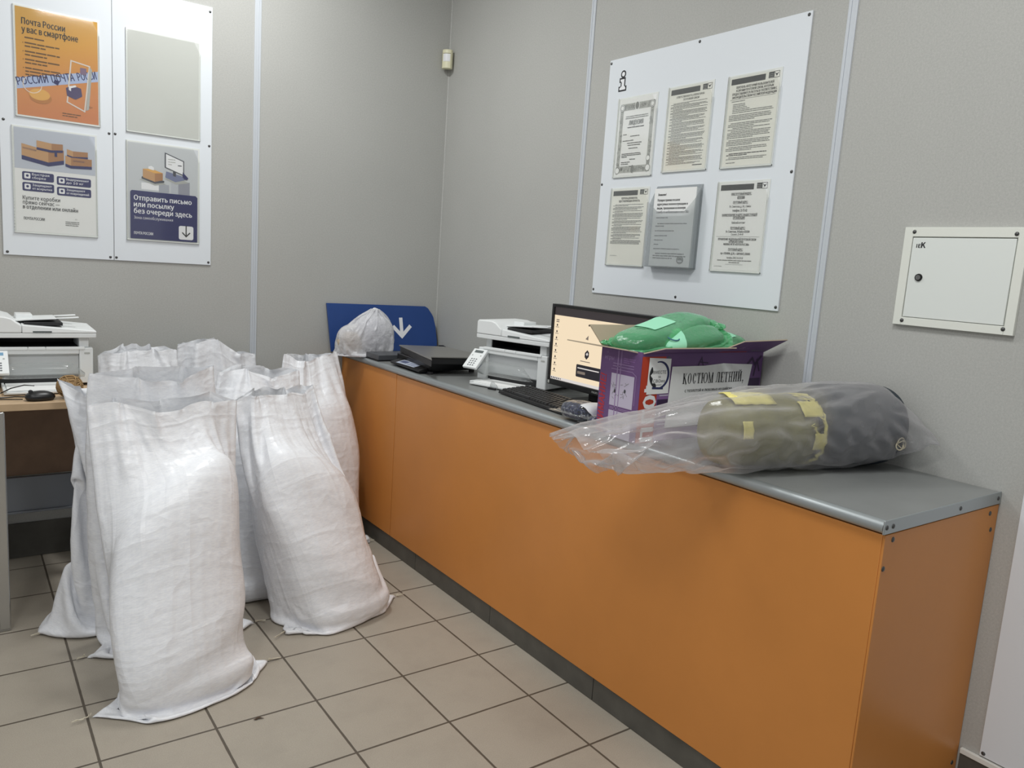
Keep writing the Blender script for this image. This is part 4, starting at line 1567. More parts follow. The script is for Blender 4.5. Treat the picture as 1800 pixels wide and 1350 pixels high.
tag(cb_.build('power_cable', black_p), 'thin black cable curving up over the paper tray of the desk printer', 'cable')
cb_ = MB()
cb_.tube([(-2.13, -0.66, DZ + .0035), (-2.07, -0.62, DZ + .0035), (-2.02, -0.605, DZ + .0035), (-1.99, -0.615, DZ + .0035), (-1.97, -0.625, DZ + .0035)], 0.0025, 6)
tag(cb_.build('power_cable', black_p), 'thin black cable lying flat on the desk in front of the printer', 'cable')

# ------------------------------------------------------------------ blue sign
blue = mat('sign_blue', C(38, 70, 132), 0.42, spec=0.4, noise=(4, 0.06))
sg_ = thing('direction_sign', 'blue sign with a white down arrow leaning in the corner on the counter', 'sign', (-0.335, -0.055, HC + 0.001))
sg_.rotation_euler = (-math.radians(9), 0, 0)
mb = MB()
out = [(-0.298, 0), (0.318, 0), (0.318, 0.06), (0.312, 0.13), (0.300, 0.185), (0.288, 0.205), (0.268, 0.232), (0.250, 0.242), (-0.315, 0.246)]
mb.prism(out, 0.0, 0.012, axis='y')
mb.build('panel', [blue], sg_, bevel=0.0012)
pr = Print([ink_w])
for a, b in (((0.099, 0.168), (0.104, 0.085)), ((0.058, 0.125), (0.1035, 0.080)), ((0.150, 0.128), (0.1045, 0.080))):
    pr.line([a, b], 0.020, ink_w, 1)
    for q in (a, b):
        pr.ell(q[0], q[1], 0.0100, 0.0100, ink_w, 2, 18)
o = pr.build('printed_arrow', sg_)
o.rotation_euler = (PI / 2, 0, 0)
o.location = (0, -0.0002, 0)

# ------------------------------------------------------------------ white plastic bag
wb_film = film('thin_white_bag', (0.92, 0.92, 0.93, 1), C(240, 240, 243), 0.25, 1.4, trans=0.22, rough_bump=(24, 0.9, 0.016))
wbag = thing('plastic_bag', 'full white plastic bag knotted at the top in front of the blue sign', 'bag', (-0.49, -0.185, HC + 0.001))
wf = [Filler((-0.470, -0.190, HC + 0.098), np.array([1., 0, 0]), np.array([0, 0, 1.]), np.array([0, -1., 0]), 0.100, 0.075, 0.105, 2.2, 2.2, 0, 0.10, 3),
      Filler((-0.588, -0.185, HC + 0.070), np.array([1., 0, 0]), np.array([0, 0, 1.]), np.array([0, -1., 0]), 0.070, 0.066, 0.078, 2.3, 2.3, 0, 0.08, 5)]
n, m = 44, 56
P = np.zeros((m, 2 * n, 3))
for i in range(m):
    t_ = i / (m - 1)
    pr_ = [(0, .11, .004, 0), (.12, .165, .085, .004), (.5, .165, .10, .09), (.75, .145, .08, .165), (.93, .045, .03, .208), (1, .020, .008, .228)]
    h = max(q for q in range(5) if pr_[q][0] <= t_)
    e = (t_ - pr_[h][0]) / (pr_[h + 1][0] - pr_[h][0])
    hx, hy, hz = [pr_[h][q] * (1 - e) + pr_[h + 1][q] * e for q in (1, 2, 3)]
    cx = -0.522 + 0.058 * t_
    for j in range(2 * n):
        a_ = PI - PI * j / n
        P[i, j] = (cx + hx * math.cos(a_), -0.187 - hy * math.sin(a_), HC + 0.002 + hz)
pins = {(m - 1, j): P[m - 1, j] for j in range(0, 2 * n, 2)}
for j in range(0, 2 * n, 4):
    pins[(0, j)] = (P[0, j][0], -0.187, HC + 0.002)
X = cloth_tube(P, 0.36 / n, 0.40 / (m - 1), pins, [lambda X: wf[0].push(X, .004), lambda X: wf[1].push(X, .004), floor_at(HC + 0.0015), plane_col((0, -0.082, 0), (0, -1, 0))],
               steps=110, seed=9, rest_noise=0.13, bend=0.05, noise=0.008, row_slack=lambda t: 1.12)
tube_mesh('bag_film', X, wb_film, wbag, origin=(-0.49, -0.185, HC + 0.001))
mb = MB()
blob(mb, (0.020, -0.005, 0.096), np.eye(3), (0.092, 0.066, 0.094), 2.2, 2.2, 28, 18, 0.10, 3)
mb.build('bagged_goods', mat('bag_contents_grey', C(214, 214, 220), 0.6), wbag, angle=180)
mb = MB()
blob(mb, (-0.098, 0.0, 0.060), np.eye(3), (0.068, 0.055, 0.058), 2.3, 2.3, 24, 16, 0.10, 5)
mb.build('bagged_goods', mat('bag_contents_tan', C(196, 180, 160), 0.6, noise=(25, 0.25)), wbag, angle=180)
mb = MB()
blob(mb, (0.026, 0, 0.226), np.eye(3), (0.020, 0.009, 0.010), 2, 2, 14, 10, 0.25, 2, freq=90)
mb.build('knot', mat('bag_white', C(230, 230, 233), 0.4), wbag, angle=180)

# ------------------------------------------------------------------ parcel scale
sc_ = thing('parcel_scale', 'black parcel scale with a flat grey platform on the counter', 'scale', (-0.42, -0.70, HC + 0.0005), rz=0.0)
steel_p = mat('scale_platform', C(132, 130, 126), 0.28, 0.35)
mb = MB()
mb.hexa([(-0.085, -0.130, 0.012), (0.172, -0.118, 0.012), (0.165, 0.20, 0.012), (-0.065, 0.215, 0.012),
         (-0.105, -0.175, 0.050), (0.172, -0.128, 0.050), (0.165, 0.20, 0.050), (-0.065, 0.215, 0.050)])
mb.build('base', black_p, sc_, bevel=0.004)
mb = MB()
mb.prism([(-0.150, -0.262), (-0.106, -0.178), (0.085, -0.226), (0.172, -0.120), (0.155, 0.160), (-0.045, 0.238)], 0.078, 0.0845)
mb.build('platform', steel_p, sc_, bevel=0.002)
mb = MB()
mb.prism([(-0.146, -0.254), (-0.104, -0.174), (0.083, -0.220), (0.168, -0.118), (0.152, 0.155), (-0.043, 0.230)], 0.0505, 0.0775)
mb.build('platform_skirt', black_s, sc_, bevel=0.002)
mb = MB()
mb.hexa([(-0.128, -0.118, 0.006), (-0.066, -0.122, 0.006), (-0.072, 0.168, 0.006), (-0.116, 0.175, 0.006),
         (-0.135, -0.122, 0.016), (-0.070, -0.126, 0.030), (-0.076, 0.170, 0.030), (-0.122, 0.178, 0.016)])
con = mb.build('console', black_s, sc_, bevel=0.003)
pr = Print([ink_l])
pr.rect(-0.085, -0.022, 0.17, 0.044, mat('print_display_blue', C(186, 194, 210), 0.4), 1)
pr.rect(-0.074, -0.010, 0.060, 0.026, mat('print_slate', C(88, 96, 126), 0.4), 2)
for r_ in range(2):
    for c_ in range(6):
        pr.rect(0.000 + c_ * 0.0135, -0.014 + r_ * 0.016, 0.0095, 0.010, mat('print_keys', C(128, 136, 158), 0.4) if (r_, c_) == (0, 0) else MATS['print_keys'], 2)
o = pr.build('display_label', con)
o.matrix_local = Matrix.Translation((-0.100, 0.030, 0.0245)) @ Matrix.Rotation(-PI / 2, 4, 'Z') @ Matrix.Rotation(math.radians(13), 4, 'X')
for x, y in ((0.150, -0.105), (0.140, 0.18), (-0.06, 0.19), (-0.08, -0.13)):
    mb = MB()
    mb.cyl((x, y, 0), 0.013, 0.0118, n=14)
    mb.build('foot', pdk, sc_)
# flat dark box behind it
fb = thing('flat_device', 'flat dark grey box between the white bag and the scale', 'device', (-0.435, -0.345, HC + 0.0005))
mb = MB()
mb.box(-0.115, 0.12, -0.075, 0.062, 0.004, 0.030)
mb.build('case', mat('dark_grey_case', C(72, 74, 78), 0.4), fb, bevel=0.003)
mb = MB()
mb.box(-0.117, 0.122, -0.077, 0.064, 0.0, 0.0038)
mb.build('base', black_p, fb)
mb = MB()
mb.dome((-0.06, -0.05, 0.030), 0.004, 0.001, 'z', 10, 3)
mb.build('screw', screw_m, fb)
cb_ = MB()
cb_.tube([(-0.015, -0.055, HC + .004), (-0.02, -0.08, HC + .03), (-0.018, -0.12, HC + .034), (-0.014, -0.17, HC + .024), (-0.012, -0.24, HC + .006), (-0.012, -0.5, HC + .004)], 0.004, 7)
cb_.box(-0.035, -0.008, -0.10, -0.064, HC + 0.0008, HC + 0.028)
tag(cb_.build('power_cable', black_p), 'thick black cable with a plug in the corner behind the scale', 'cable')

# small black clip with a scrap of film in front of the counter printer
cl = thing('pen_cap', 'small black plastic piece with a scrap of clear film in front of the counter printer', 'plastic piece', (-0.452, -1.243, HC + 0.0005), rz=-1.3)
mb = MB()
mb.box(-0.020, 0.020, -0.005, 0.005, 0, 0.008)
mb.build('cap', black_p, cl, bevel=0.002)
mb = MB()
blob(mb, (0.0, 0.012, 0.014), np.eye(3), (0.018, 0.010, 0.014), 2, 2, 14, 10, 0.35, 8, freq=90)
mb.build('film_scrap', clear_p, cl, angle=180)

# ------------------------------------------------------------------ monitor, keyboard
mo = thing('computer_monitor', 'black computer monitor showing a cream desktop, on the counter against the wall', 'monitor', (-0.285, -1.667, HC + 0.0005), rz=-PI / 2)
# local: x = viewer's right along the counter, -y = towards the room
mb = MB()
mb.box(-0.279, 0.279, 0.0, 0.028, 0.044, 0.3575)
for x0, x1, z0, z1 in ((-0.279, -0.267, 0.044, 0.3575), (0.267, 0.279, 0.044, 0.3575), (-0.267, 0.267, 0.346, 0.3575), (-0.267, 0.267, 0.044, 0.066)):
    mb.box(x0, x1, -0.006, 0.0, z0, z1)
bz = mb.build('bezel', black_s, mo, bevel=0.0015)
mb = MB()
mb.hexa([(-0.19, 0.0285, 0.09), (0.19, 0.0285, 0.09), (0.12, 0.062, 0.13), (-0.12, 0.062, 0.13), (-0.19, 0.0285, 0.31), (0.19, 0.0285, 0.31), (0.12, 0.062, 0.27), (-0.12, 0.062, 0.27)])
mb.build('rear_housing', black_p, mo, bevel=0.006)
mb = MB()
mb.box(-0.050, 0.050, 0.012, 0.038, 0.014, 0.0435)
mb.build('stand_neck', black_p, mo, bevel=0.004)
mb = MB()
mb.prism([(-0.125, -0.045), (0.125, -0.045), (0.125, 0.10), (0.09, 0.125), (-0.09, 0.125), (-0.125, 0.10)], 0.0, 0.0135)
mb.build('stand_base', black_s, mo, bevel=0.003)
cream_s = mat('screen_cream', C(247, 226, 194), 0.5, emit=0.93, spec=0.2)
bar_s = mat('screen_bar', C(74, 66, 68), 0.4, emit=0.5)
dark_s = mat('screen_dark', C(44, 40, 52), 0.4, emit=0.4)
mid_s = mat('screen_grey', C(150, 136, 124), 0.4, emit=0.6)
wht_s = mat('screen_white', C(236, 230, 226), 0.4, emit=0.8)
pr = Print([cream_s])
x0, z0, w_, h_ = -0.266, 0.0665, 0.532, 0.279
pr.rect(x0, z0, w_, h_, cream_s, 0)
pr.rect(x0, z0 + h_ - .030, w_, .030, bar_s, 1)
pr.rect(x0, z0, w_, .011, wht_s, 1)
pr.rect(x0 + .012, z0 + h_ - .050, .018, .004, mid_s, 1)
pr.rect(x0 + .012, z0 + h_ - .057, .018, .004, mid_s, 1)
for i in range(8):
    yy = z0 + h_ - .072 - i * .0245
    pr.rrect(x0 + .016, yy, .007, .008, .002, dark_s, 1, 2)
    pr.rect(x0 + .010, yy - .005, .020, .0022, mid_s, 1)
for i in range(6):
    pr.rect(x0 + .004 + i * .011, z0 + .0025, .006, .006, dark_s if i < 5 else mid_s, 2)
pr.ell(x0 + .205, z0 + h_ - .052, .004, .004, dark_s, 1, 10)
pr.ell(x0 + .225, z0 + h_ - .052, .004, .003, dark_s, 1, 10)
pr.poly([(x0 + .190, z0 + .175), (x0 + .206, z0 + .190), (x0 + .206, z0 + .172)], mid_s, 1)
pr.poly([(x0 + .193, z0 + .124), (x0 + .206, z0 + .136), (x0 + .216, z0 + .128), (x0 + .216, z0 + .112), (x0 + .204, z0 + .100), (x0 + .193, z0 + .108)], dark_s, 1)
pr.poly([(x0 + .199, z0 + .120), (x0 + .206, z0 + .127), (x0 + .212, z0 + .121), (x0 + .206, z0 + .114)], wht_s, 2)
pr.rect(x0 + .170, z0 + .090, .055, .003, mid_s, 1)
pr.rrect(x0 + .150, z0 + .030, .19, .047, .005, dark_s, 1)
pr.rect(x0 + .158, z0 + .062, .12, .004, wht_s, 2)
pr.rect(x0 + .158, z0 + .042, .045, .010, mid_s, 2)
o = pr.build('screen', mo)
o.rotation_euler = (PI / 2, 0, 0)
o.location = (0, -0.0002, 0)
pr = Print([ink_l])
pr.text('PHILIPS', -0.012, 0.051, 0.010, ink_l, 'l', bold=.012, layer=1, fit=0.032)
o = pr.build('printed_logo', mo)
o.rotation_euler = (PI / 2, 0, 0)
o.location = (0, -0.0062, 0)
pr = Print([ink_l])
pr.rect(-0.274, 0.048, 0.010, 0.012, ink_l, 1)
o = pr.build('sticker', mo)
o.rotation_euler = (PI / 2, 0, 0)
o.location = (0, -0.0062, 0)

kb = thing('computer_keyboard', 'black computer keyboard along the front of the counter below the monitor', 'keyboard', (-0.478, -1.325, HC + 0.0005), rz=-PI / 2 - 0.075)
mb = MB()
KW, KD = 0.43, 0.135
mb.hexa([(0, 0, 0.002), (KW, 0, 0.002), (KW, KD, 0.006), (0, KD, 0.006), (0.002, 0.002, 0.013), (KW - .002, 0.002, 0.013), (KW - .002, KD - .002, 0.026), (0.002, KD - .002, 0.026)])
mb.build('case', black_p, kb, bevel=0.002)
keys = MB()
for r_ in range(6):
    y0 = 0.012 + r_ * 0.0195 + (0.004 if r_ == 5 else 0)
    zz = 0.0135 + (y0 / KD) * 0.0128
    x = 0.010
    while x < KW - 0.024:
        wk = 0.0165
        if r_ == 0 and 0.08 < x < 0.10:
            wk = 0.110
        elif r_ < 5 and x < 0.011:
            wk = [0.024, 0.034, 0.030, 0.026, 0.0165][r_]
        gap = 0.010 if (abs(x - 0.298) < 0.009 or abs(x - 0.335) < 0.004) else 0.0026
        keys.hexa([(x, y0, zz), (x + wk, y0, zz), (x + wk, y0 + .0165, zz + .0016), (x, y0 + .0165, zz + .0016),
                   (x + .002, y0 + .002, zz + .006), (x + wk - .002, y0 + .002, zz + .006), (x + wk - .002, y0 + .0145, zz + .0075), (x + .002, y0 + .0145, zz + .0075)])
        x += wk + gap
ko = keys.build('keys', mat('black_keys', C(34, 34, 36), 0.42), kb, smooth=False)
ko['kind'] = 'stuff'
mb = MB()
mb.tube([(0.10, KD, 0.010), (0.085, KD + .03, 0.010), (0.045, KD + .035, 0.005), (0.02, KD + .015, 0.012), (0.06, KD + .026, 0.016), (0.13, KD + .045, 0.008), (0.19, KD + .05, 0.004)], 0.002, 6)
mb.build('cable', black_p, kb)

# ------------------------------------------------------------------ bagged folded things


def pillow(c, M, s, bagw, bagl, seed, floorz, grav=(0, 0, -0.8), n=34, m=46, slack=1.05, extra=()):
    """a flat bag (both ends sealed) settled around a folded bundle; M rows = width, length, thickness axes"""
    M = np.array(M, float)
    f = Filler(c, M[0], M[1], M[2], s[0], s[2], s[1], 3.0, 3.4, 0, 0.08, seed)
    P = np.zeros((m, 2 * n, 3))
    for i in range(m):
        t = i / (m - 1)
        y = (t - 0.5) * bagl
        th = s[2] * 1.1 * max(0, math.sin(PI * t)) ** 0.5 + .0
        for j in range(2 * n):
            q = j / n if j <= n else (2 * n - j) / n
            x = (q - 0.5) * bagw
            e = math.sin(PI * q) ** 0.5 * th
            P[i, j] = np.array(c) + M[0] * x * (0.92) + M[1] * y * .96 + M[2] * (e if j <= n else -e)
    pins = {(0, 0): P[0, 0], (0, n): P[0, n], (m - 1, 0): P[m - 1, 0], (m - 1, n): P[m - 1, n]}
    cc_ = np.array(c, float)

    def cling(X):                                            # the film clings to the bundle, so its slack turns into creases
        d = (X - cc_) @ M.T
        e = 1 - np.abs(d[:, 0] / s[0]) ** 3 - np.abs(d[:, 1] / s[1]) ** 3.4
        h = s[2] * np.maximum(e, 0) ** (1 / 3.0) + 0.004
        ex = np.maximum(np.abs(d[:, 2]) - h, 0) * 0.30 * np.sign(d[:, 2])
        return X - ex[:, None] * M[2]
    return cloth_tube(P, bagw / n, bagl / (m - 1), pins, [cling, lambda X: f.push(X, .002), floor_at(floorz)] + list(extra), steps=80, iters=5, seed=seed, seam1=True,
                      rest_noise=0.13, bend=0.03, noise=0.007, grav=grav, row_slack=lambda t: slack)


def label_patch(X, i0, i1, j0, j1, lift=0.0018):
    """a rectangle of the film's own surface, lifted a little: a sticker that follows the folds"""
    sub = X[i0:i1 + 1, j0:j1 + 1]
    du = np.gradient(sub, axis=1)
    dv = np.gradient(sub, axis=0)
    nn = np.cross(du, dv)
    nn /= np.linalg.norm(nn, axis=2, keepdims=True) + 1e-9
    return sub, nn


def sticker(X, i0, i1, j0, j1, name, m, parent, origin, sign, lift=0.002):
    sub, nn = label_patch(X, i0, i1, j0, j1)
    V = sub + nn * lift * sign - np.array(origin)
    a, b, _ = V.shape
    mb = MB()
    fs = [(i * b + j, i * b + j + 1, (i + 1) * b + j + 1, (i + 1) * b + j) for i in range(a - 1) for j in range(b - 1)]
    mb.add(V.reshape(-1, 3).tolist(), fs)
    return mb.build(name, m, parent, angle=180, sub=1)


def paper_label(name, base, ring=None, lines=None):
    """sticker material in patch coordinates is not needed: small prints are drawn as raised strips"""
    return mat(name, base, 0.5)


# dark blue speckled knitwear packs on the counter edge
knit = mat('speckled_navy_knit', C(44, 50, 78), 0.8)
t = NT(knit)
tc = t.n('ShaderNodeTexCoord').outputs['Object']
t.l(t.ramp(t.noise(tc, 90, 3, .7), [(0.40, C(26, 28, 34)), (0.5, C(44, 52, 92)), (0.58, C(60, 64, 74)), (0.66, C(170, 174, 186))]), t.b.inputs['Base Color'])
clear_bag = film('clear_wrap', (0.95, 0.95, 0.95, 1), C(200, 204, 206), 0.06, 1.5, trans=0.95, rough_bump=(60, 0.35, 0.004))
wl = mat('label_white', C(236, 238, 240), 0.5)


def navy_pack(label, c, rz, s, seed, with_label):
    o3 = np.array([c[0], c[1], HC + 0.001])
    o = thing('clothing_pack', label, 'clothing', tuple(o3))
    M = crossing(rz)
    cc = o3 + np.array([0, 0, s[2] + 0.002])
    mb = MB()
    blob(mb, cc - o3, M, (s[0] * .95, s[1] * .95, s[2] * .92), 3.0, 2.6, 30, 18, 0.08, seed)
    mb.build('folded_knitwear', knit, o, angle=180)
    X = pillow(cc, M, s, s[0] * 2 + .05, s[1] * 2 + .05, seed, HC + 0.0015)
    tube_mesh('clear_wrapper', X, clear_bag, o, origin=o3)
    if with_label:
        sticker(X, 6, 23, 14, 29, 'paper_label', wl, o, o3, 1)
    return o


navy_pack('clear pack of navy speckled knitwear with a white label beside the keyboard', (-0.495, -1.850, 0), 0.05, (0.056, 0.072, 0.030), 31, True)
navy_pack('small clear pack of navy knitwear wedged against the purple carton', (-0.530, -1.956, 0), 0.05, (0.030, 0.014, 0.018), 33, False)

# ------------------------------------------------------------------ purple cardboard box
purple = mat('carton_purple', C(106, 74, 124), 0.55, noise=(6, 0.06))
purple_d = mat('carton_dark_purple', C(58, 38, 72), 0.55)
card_in = mat('carton_inside', C(178, 164, 142), 0.75)
red_c = mat('carton_red', C(186, 62, 36), 0.55)
lilac = mat('carton_lilac', C(192, 184, 204), 0.6)
mauve = mat('carton_mauve', C(132, 96, 150), 0.55)
pinkr = mat('carton_crimson', C(176, 48, 62), 0.55)
ghost = mat('carton_faint', C(150, 124, 166), 0.55)
BX0, BX1, BY0, BY1, BH = -0.568, -0.012, -2.170, -1.995, 0.269
bo = np.array([(BX0 + BX1) / 2, (BY0 + BY1) / 2, HC + 0.0008])
box = thing('cardboard_box', 'open purple cardboard carton with notices taped to it on the counter', 'box', tuple(bo))
hx_, hy_ = (BX1 - BX0) / 2, (BY1 - BY0) / 2
mb = MB()
T_ = 0.004
mb.box(-hx_, -hx_ + T_, -hy_, hy_, 0, BH)
mb.box(hx_ - T_, hx_, -hy_, hy_, 0, BH)
mb.box(-hx_ + T_, hx_ - T_, -hy_, -hy_ + T_, 0, BH)
mb.box(-hx_ + T_, hx_ - T_, hy_ - T_, hy_, 0, BH)
mb.box(-hx_ + T_, hx_ - T_, -hy_ + T_, hy_ - T_, 0, T_)
mb.build('carton_walls', [purple], box, smooth=False)


def flap(a, b, c, d, name, mo_, mi_):
    """quad a-b hinged at the rim, c-d the free edge; outside printed, inside plain"""
    a, b, c, d = (np.array(q, float) - bo for q in (a, b, c, d))
    nrm = vnorm(np.cross(b - a, d - a)) * 0.0035
    mb = MB()
    nn = 6
    top = []
    for i in range(nn + 1):
        e = i / nn
        top.append((a * (1 - e) + b * e, d * (1 - e) + c * e))
    vs = []
    for p, q in top:
        vs += [p, q, p + nrm, q + nrm]
    for i in range(nn):
        k0, k1 = i * 4, (i + 1) * 4
        mb.add([], [])
    fs0 = [(i * 4, i * 4 + 1, i * 4 + 5, i * 4 + 4) for i in range(nn)]
    fs1 = [(i * 4 + 2, i * 4 + 6, i * 4 + 7, i * 4 + 3) for i in range(nn)]
    rim_ = [(0, 2, 3, 1), (nn * 4, nn * 4 + 1, nn * 4 + 3, nn * 4 + 2)] + [(i * 4 + 1, i * 4 + 3, i * 4 + 7, i * 4 + 5) for i in range(nn)] + [(i * 4, i * 4 + 4, i * 4 + 6, i * 4 + 2) for i in range(nn)]
    mb.add(vs, fs0, 1)
    o_ = len(mb.v)
    mb.f += [tuple(q for q in f) for f in fs1]
    mb.m += [0] * len(fs1)
    mb.f += rim_
    mb.m += [1] * len(rim_)
    return mb.build(name, [mo_, mi_], box, smooth=False)


ZT = HC + BH
# front flap standing up and outwards, higher at its right end; one polygon strip in three pieces of card
flap((BX0 + .002, BY0, ZT), (-0.25, BY0, ZT), (-0.235, -2.235, ZT + 0.022), (-0.525, -2.215, ZT + 0.020), 'flap', purple, card_in)
flap((-0.25, BY0, ZT), (BX1, BY0, ZT), (-0.022, -2.262, ZT + 0.050), (-0.205, -2.238, ZT + 0.042), 'flap', purple, card_in)
flap((BX0, BY1, ZT), (BX0, BY0 + .02, ZT), (-0.600, BY0 + .03, ZT + 0.006), (-0.622, BY1 + 0.105, ZT + 0.008), 'flap', purple, card_in)
flap((BX1, BY1, ZT), (BX0 + .002, BY1, ZT), (-0.586, BY1 + .045, ZT + 0.061), (BX1 - .03, BY1 + .045, ZT + 0.061), 'flap', purple, card_in)

# print on the long front face (local x right, y up)
FW = BX1 - BX0
pr = Print([purple])
pr.rect(0, 0, FW, BH, purple, 0)
pr.rect(0.0, 0, 0.098, BH - .012, red_c, 1)
pr.rect(0.072, 0, 0.055, BH * .56, mauve, 2)
pr.rect(0.075, .098, 0.05, 0.03, purple_d, 3)
pr.rect(0.075, .068, 0.045, 0.004, purple_d, 3)
pr.rect(0.075, .080, 0.045, 0.004, purple_d, 3)
for yy in (.138, .060, .050):
    pr.rect(0.083, yy, 0.038, .004, lilac, 3)
# big white block lettering running up the red strip
for ch, yy in (('П', .006), ('Г', .062), ('О', .104)):
    pr.text(ch, .068, yy, .070, ink_w, 'l', bold=.035, rot=PI / 2, layer=3, fit=.036)
pr.rect(.018, .152, .052, .010, ink_w, 3)
pr.rect(.024, .160, .012, .012, ink_w, 3)
pr.rect(FW - .090, .118, .085, .062, purple_d, 2)
for (a, b) in (((.24, .224), (.255, .252)), ((.255, .252), (.265, .224)), ((.248, .238), (.285, .234))):
    pr.line([a, b], .004, purple_d, 3)
pr.line([(FW - .085, .220), (FW - .055, .246), (FW - .040, .226), (FW - .012, .250)], .008, purple_d, 3)
pr.line([(FW - .040, .190), (FW - .030, .240), (FW - .015, .205)], .006, purple_d, 3)
o = pr.build('printed_front', box)
o.rotation_euler = (PI / 2, 0, 0)
o.location = (-hx_, -hy_ - 0.0003, 0)
# left short face
LW = BY1 - BY0
pr = Print([purple])
pr.rect(0, 0, LW, BH, purple, 0)
pr.text('ВНИМАНИЕ!', 0.0300, 0.006, 0.036, pinkr, 'l', bold=0.02, rot=PI / 2, layer=2, fit=0.180, shear=0.15)
pr.rect(.052, .095, .098, .098, lilac, 1)
pr.rect(.052, 0.000, .098, .080, lilac, 1)
rg = random.Random(8)
for cx, cy in ((.072, .140), (.115, .145), (.072, .038), (.112, .040)):
    for q in range(12):
        a_, l_ = rg.uniform(0, 6.28), rg.uniform(.008, .020)
        x_, y_ = cx + rg.uniform(-.013, .013), cy + rg.uniform(-.022, .022)
        pr.line([(x_, y_), (x_ + l_ * math.cos(a_) * .6, y_ + l_ * math.sin(a_) * .6)], .0013, ink_g, 2)
    pr.ell(cx, cy, .004, .006, bar_m, 3, 10)
pr.line([(.050, .206), (.140, .206), (.157, .196), (.157, .110)], .002, ghost, 1)
for yy in (.222, .214, .088, .084):
    pr.rect(.055, yy, .09, .0022, ghost, 1)
pr.text('игры', .018, .232, .018, ghost, layer=1, bold=.01)
pr.text('А', .026, .250, .010, ghost, layer=1)
pr.lines(.100, .244, .05, 3, .006, .003, mauve)
pr.rect(.074, .0, .004, BH, ghost, 1)
pr.rect(.088, .0, .003, BH, ghost, 1)
o = pr.build('printed_side', box)
o.matrix_local = Matrix(((0, 0, -1, -hx_ - 0.0003), (-1, 0, 0, hy_), (0, 1, 0, 0), (0, 0, 0, 1)))
# taped sheets


def serif(pr, s, x, y, h, m, adv):
    """hand-drawn serif capitals (thick and thin strokes with slab serifs)"""
    T, t_ = h * .13, h * .05
    for ch in s:
        w_ = {'К': .72, 'О': .78, 'С': .70, 'Т': .68, 'Ю': 1.22, 'М': .92, 'Л': .76, 'Е': .64, 'Н': .78, 'И': .80, 'Й': .80, ' ': .30, ',': .25}[ch] * h * .78
        L = 3

        def st(px):
            pr.rect(x + px - T / 2, y, T, h, m, L)
            for yy in (y, y + h - t_):
                pr.rect(x + px - T, yy, 2 * T, t_, m, L)
        if ch in 'КНЮ':
            st(T)
        if ch == 'К':
            pr.line([(x + T, y + h * .5), (x + w_ - T * .6, y + h)], t_, m, L)
            pr.line([(x + T * 2, y + h * .55), (x + w_ - T * .5, y)], T, m, L)
        elif ch == 'Н':
            st(w_ - T)
            pr.rect(x + T, y + h * .48, w_ - 2 * T, t_, m, L)
        elif ch in 'ИЙ':
            st(T)
            st(w_ - T)
            pr.line([(x + T, y + h * .08), (x + w_ - T, y + h * .92)], t_, m, L)
            if ch == 'Й':
                pr.arc(x + w_ / 2, y + h * 1.2, h * .16, t_, PI, 2 * PI, m, L, 8)
        elif ch in 'ОСЮ':
            cx = x + (w_ / 2 if ch != 'Ю' else w_ - h * .33)
            rx = (w_ / 2 - t_ if ch != 'Ю' else h * .31)
            a0, a1 = (0.55, 2 * PI - .55) if ch == 'С' else (0, 2 * PI)
            N = 20
            for q in range(N):
                u0, u1 = a0 + (a1 - a0) * q / N, a0 + (a1 - a0) * (q + 1) / N
                f = lambda u, k: (cx + (rx - k * (t_ + (T - t_) * abs(math.cos(u)))) * math.cos(u), y + h / 2 + (h / 2 - k * t_) * math.sin(u))
                pr.poly([f(u0, 0), f(u1, 0), f(u1, 1), f(u0, 1)], m, L)
            if ch == 'Ю':
                pr.rect(x + T, y + h * .48, h * .2, t_, m, L)
            if ch == 'С':
                pr.rect(x + w_ - T, y + h * .68, t_, h * .28, m, L)
        elif ch == 'Т':
            pr.rect(x + w_ / 2 - T / 2, y, T, h, m, L)
            pr.rect(x + w_ / 2 - T, y, 2 * T, t_, m, L)
            pr.rect(x, y + h - t_, w_, t_, m, L)
            for q in (0, w_ - t_):
                pr.rect(x + q, y + h * .76, t_, h * .24, m, L)
        elif ch == 'М':
            pr.rect(x + t_, y, t_, h, m, L)
            pr.rect(x + w_ - T * 1.4, y, T, h, m, L)
            pr.line([(x + t_, y + h), (x + w_ / 2, y + h * .05)], T * .8, m, L)
            pr.line([(x + w_ / 2, y + h * .05), (x + w_ - T, y + h)], t_, m, L)
            for q in (0, w_ - 2 * T):
                pr.rect(x + q, y, 2 * T, t_, m, L)
        elif ch == 'Л':
            pr.rect(x + w_ - T * 1.5, y, T, h, m, L)
            pr.line([(x + w_ - T, y + h - t_ / 2), (x + w_ * .35, y + h - t_ / 2), (x + w_ * .22, y + h * .1), (x, y + t_)], t_ * 1.3, m, L)
            pr.rect(x + w_ - 2 * T, y, 2 * T, t_, m, L)
        elif ch == 'Е':
            st(T)
            for yy, ww in ((y, w_), (y + h - t_, w_ * .95), (y + h * .48, w_ * .7)):
                pr.rect(x + T, yy, ww - T, t_, m, L)
            for yy in (y, y + h * .78):
                pr.rect(x + w_ - t_, yy, t_, h * .22, m, L)
        elif ch == ',':
            pr.ell(x + T, y + T * .5, T * .6, T * .6, m, L, 10)
            pr.line([(x + T * 1.3, y + T * .3), (x + T * .7, y - h * .2)], t_, m, L)
        x += w_ + adv


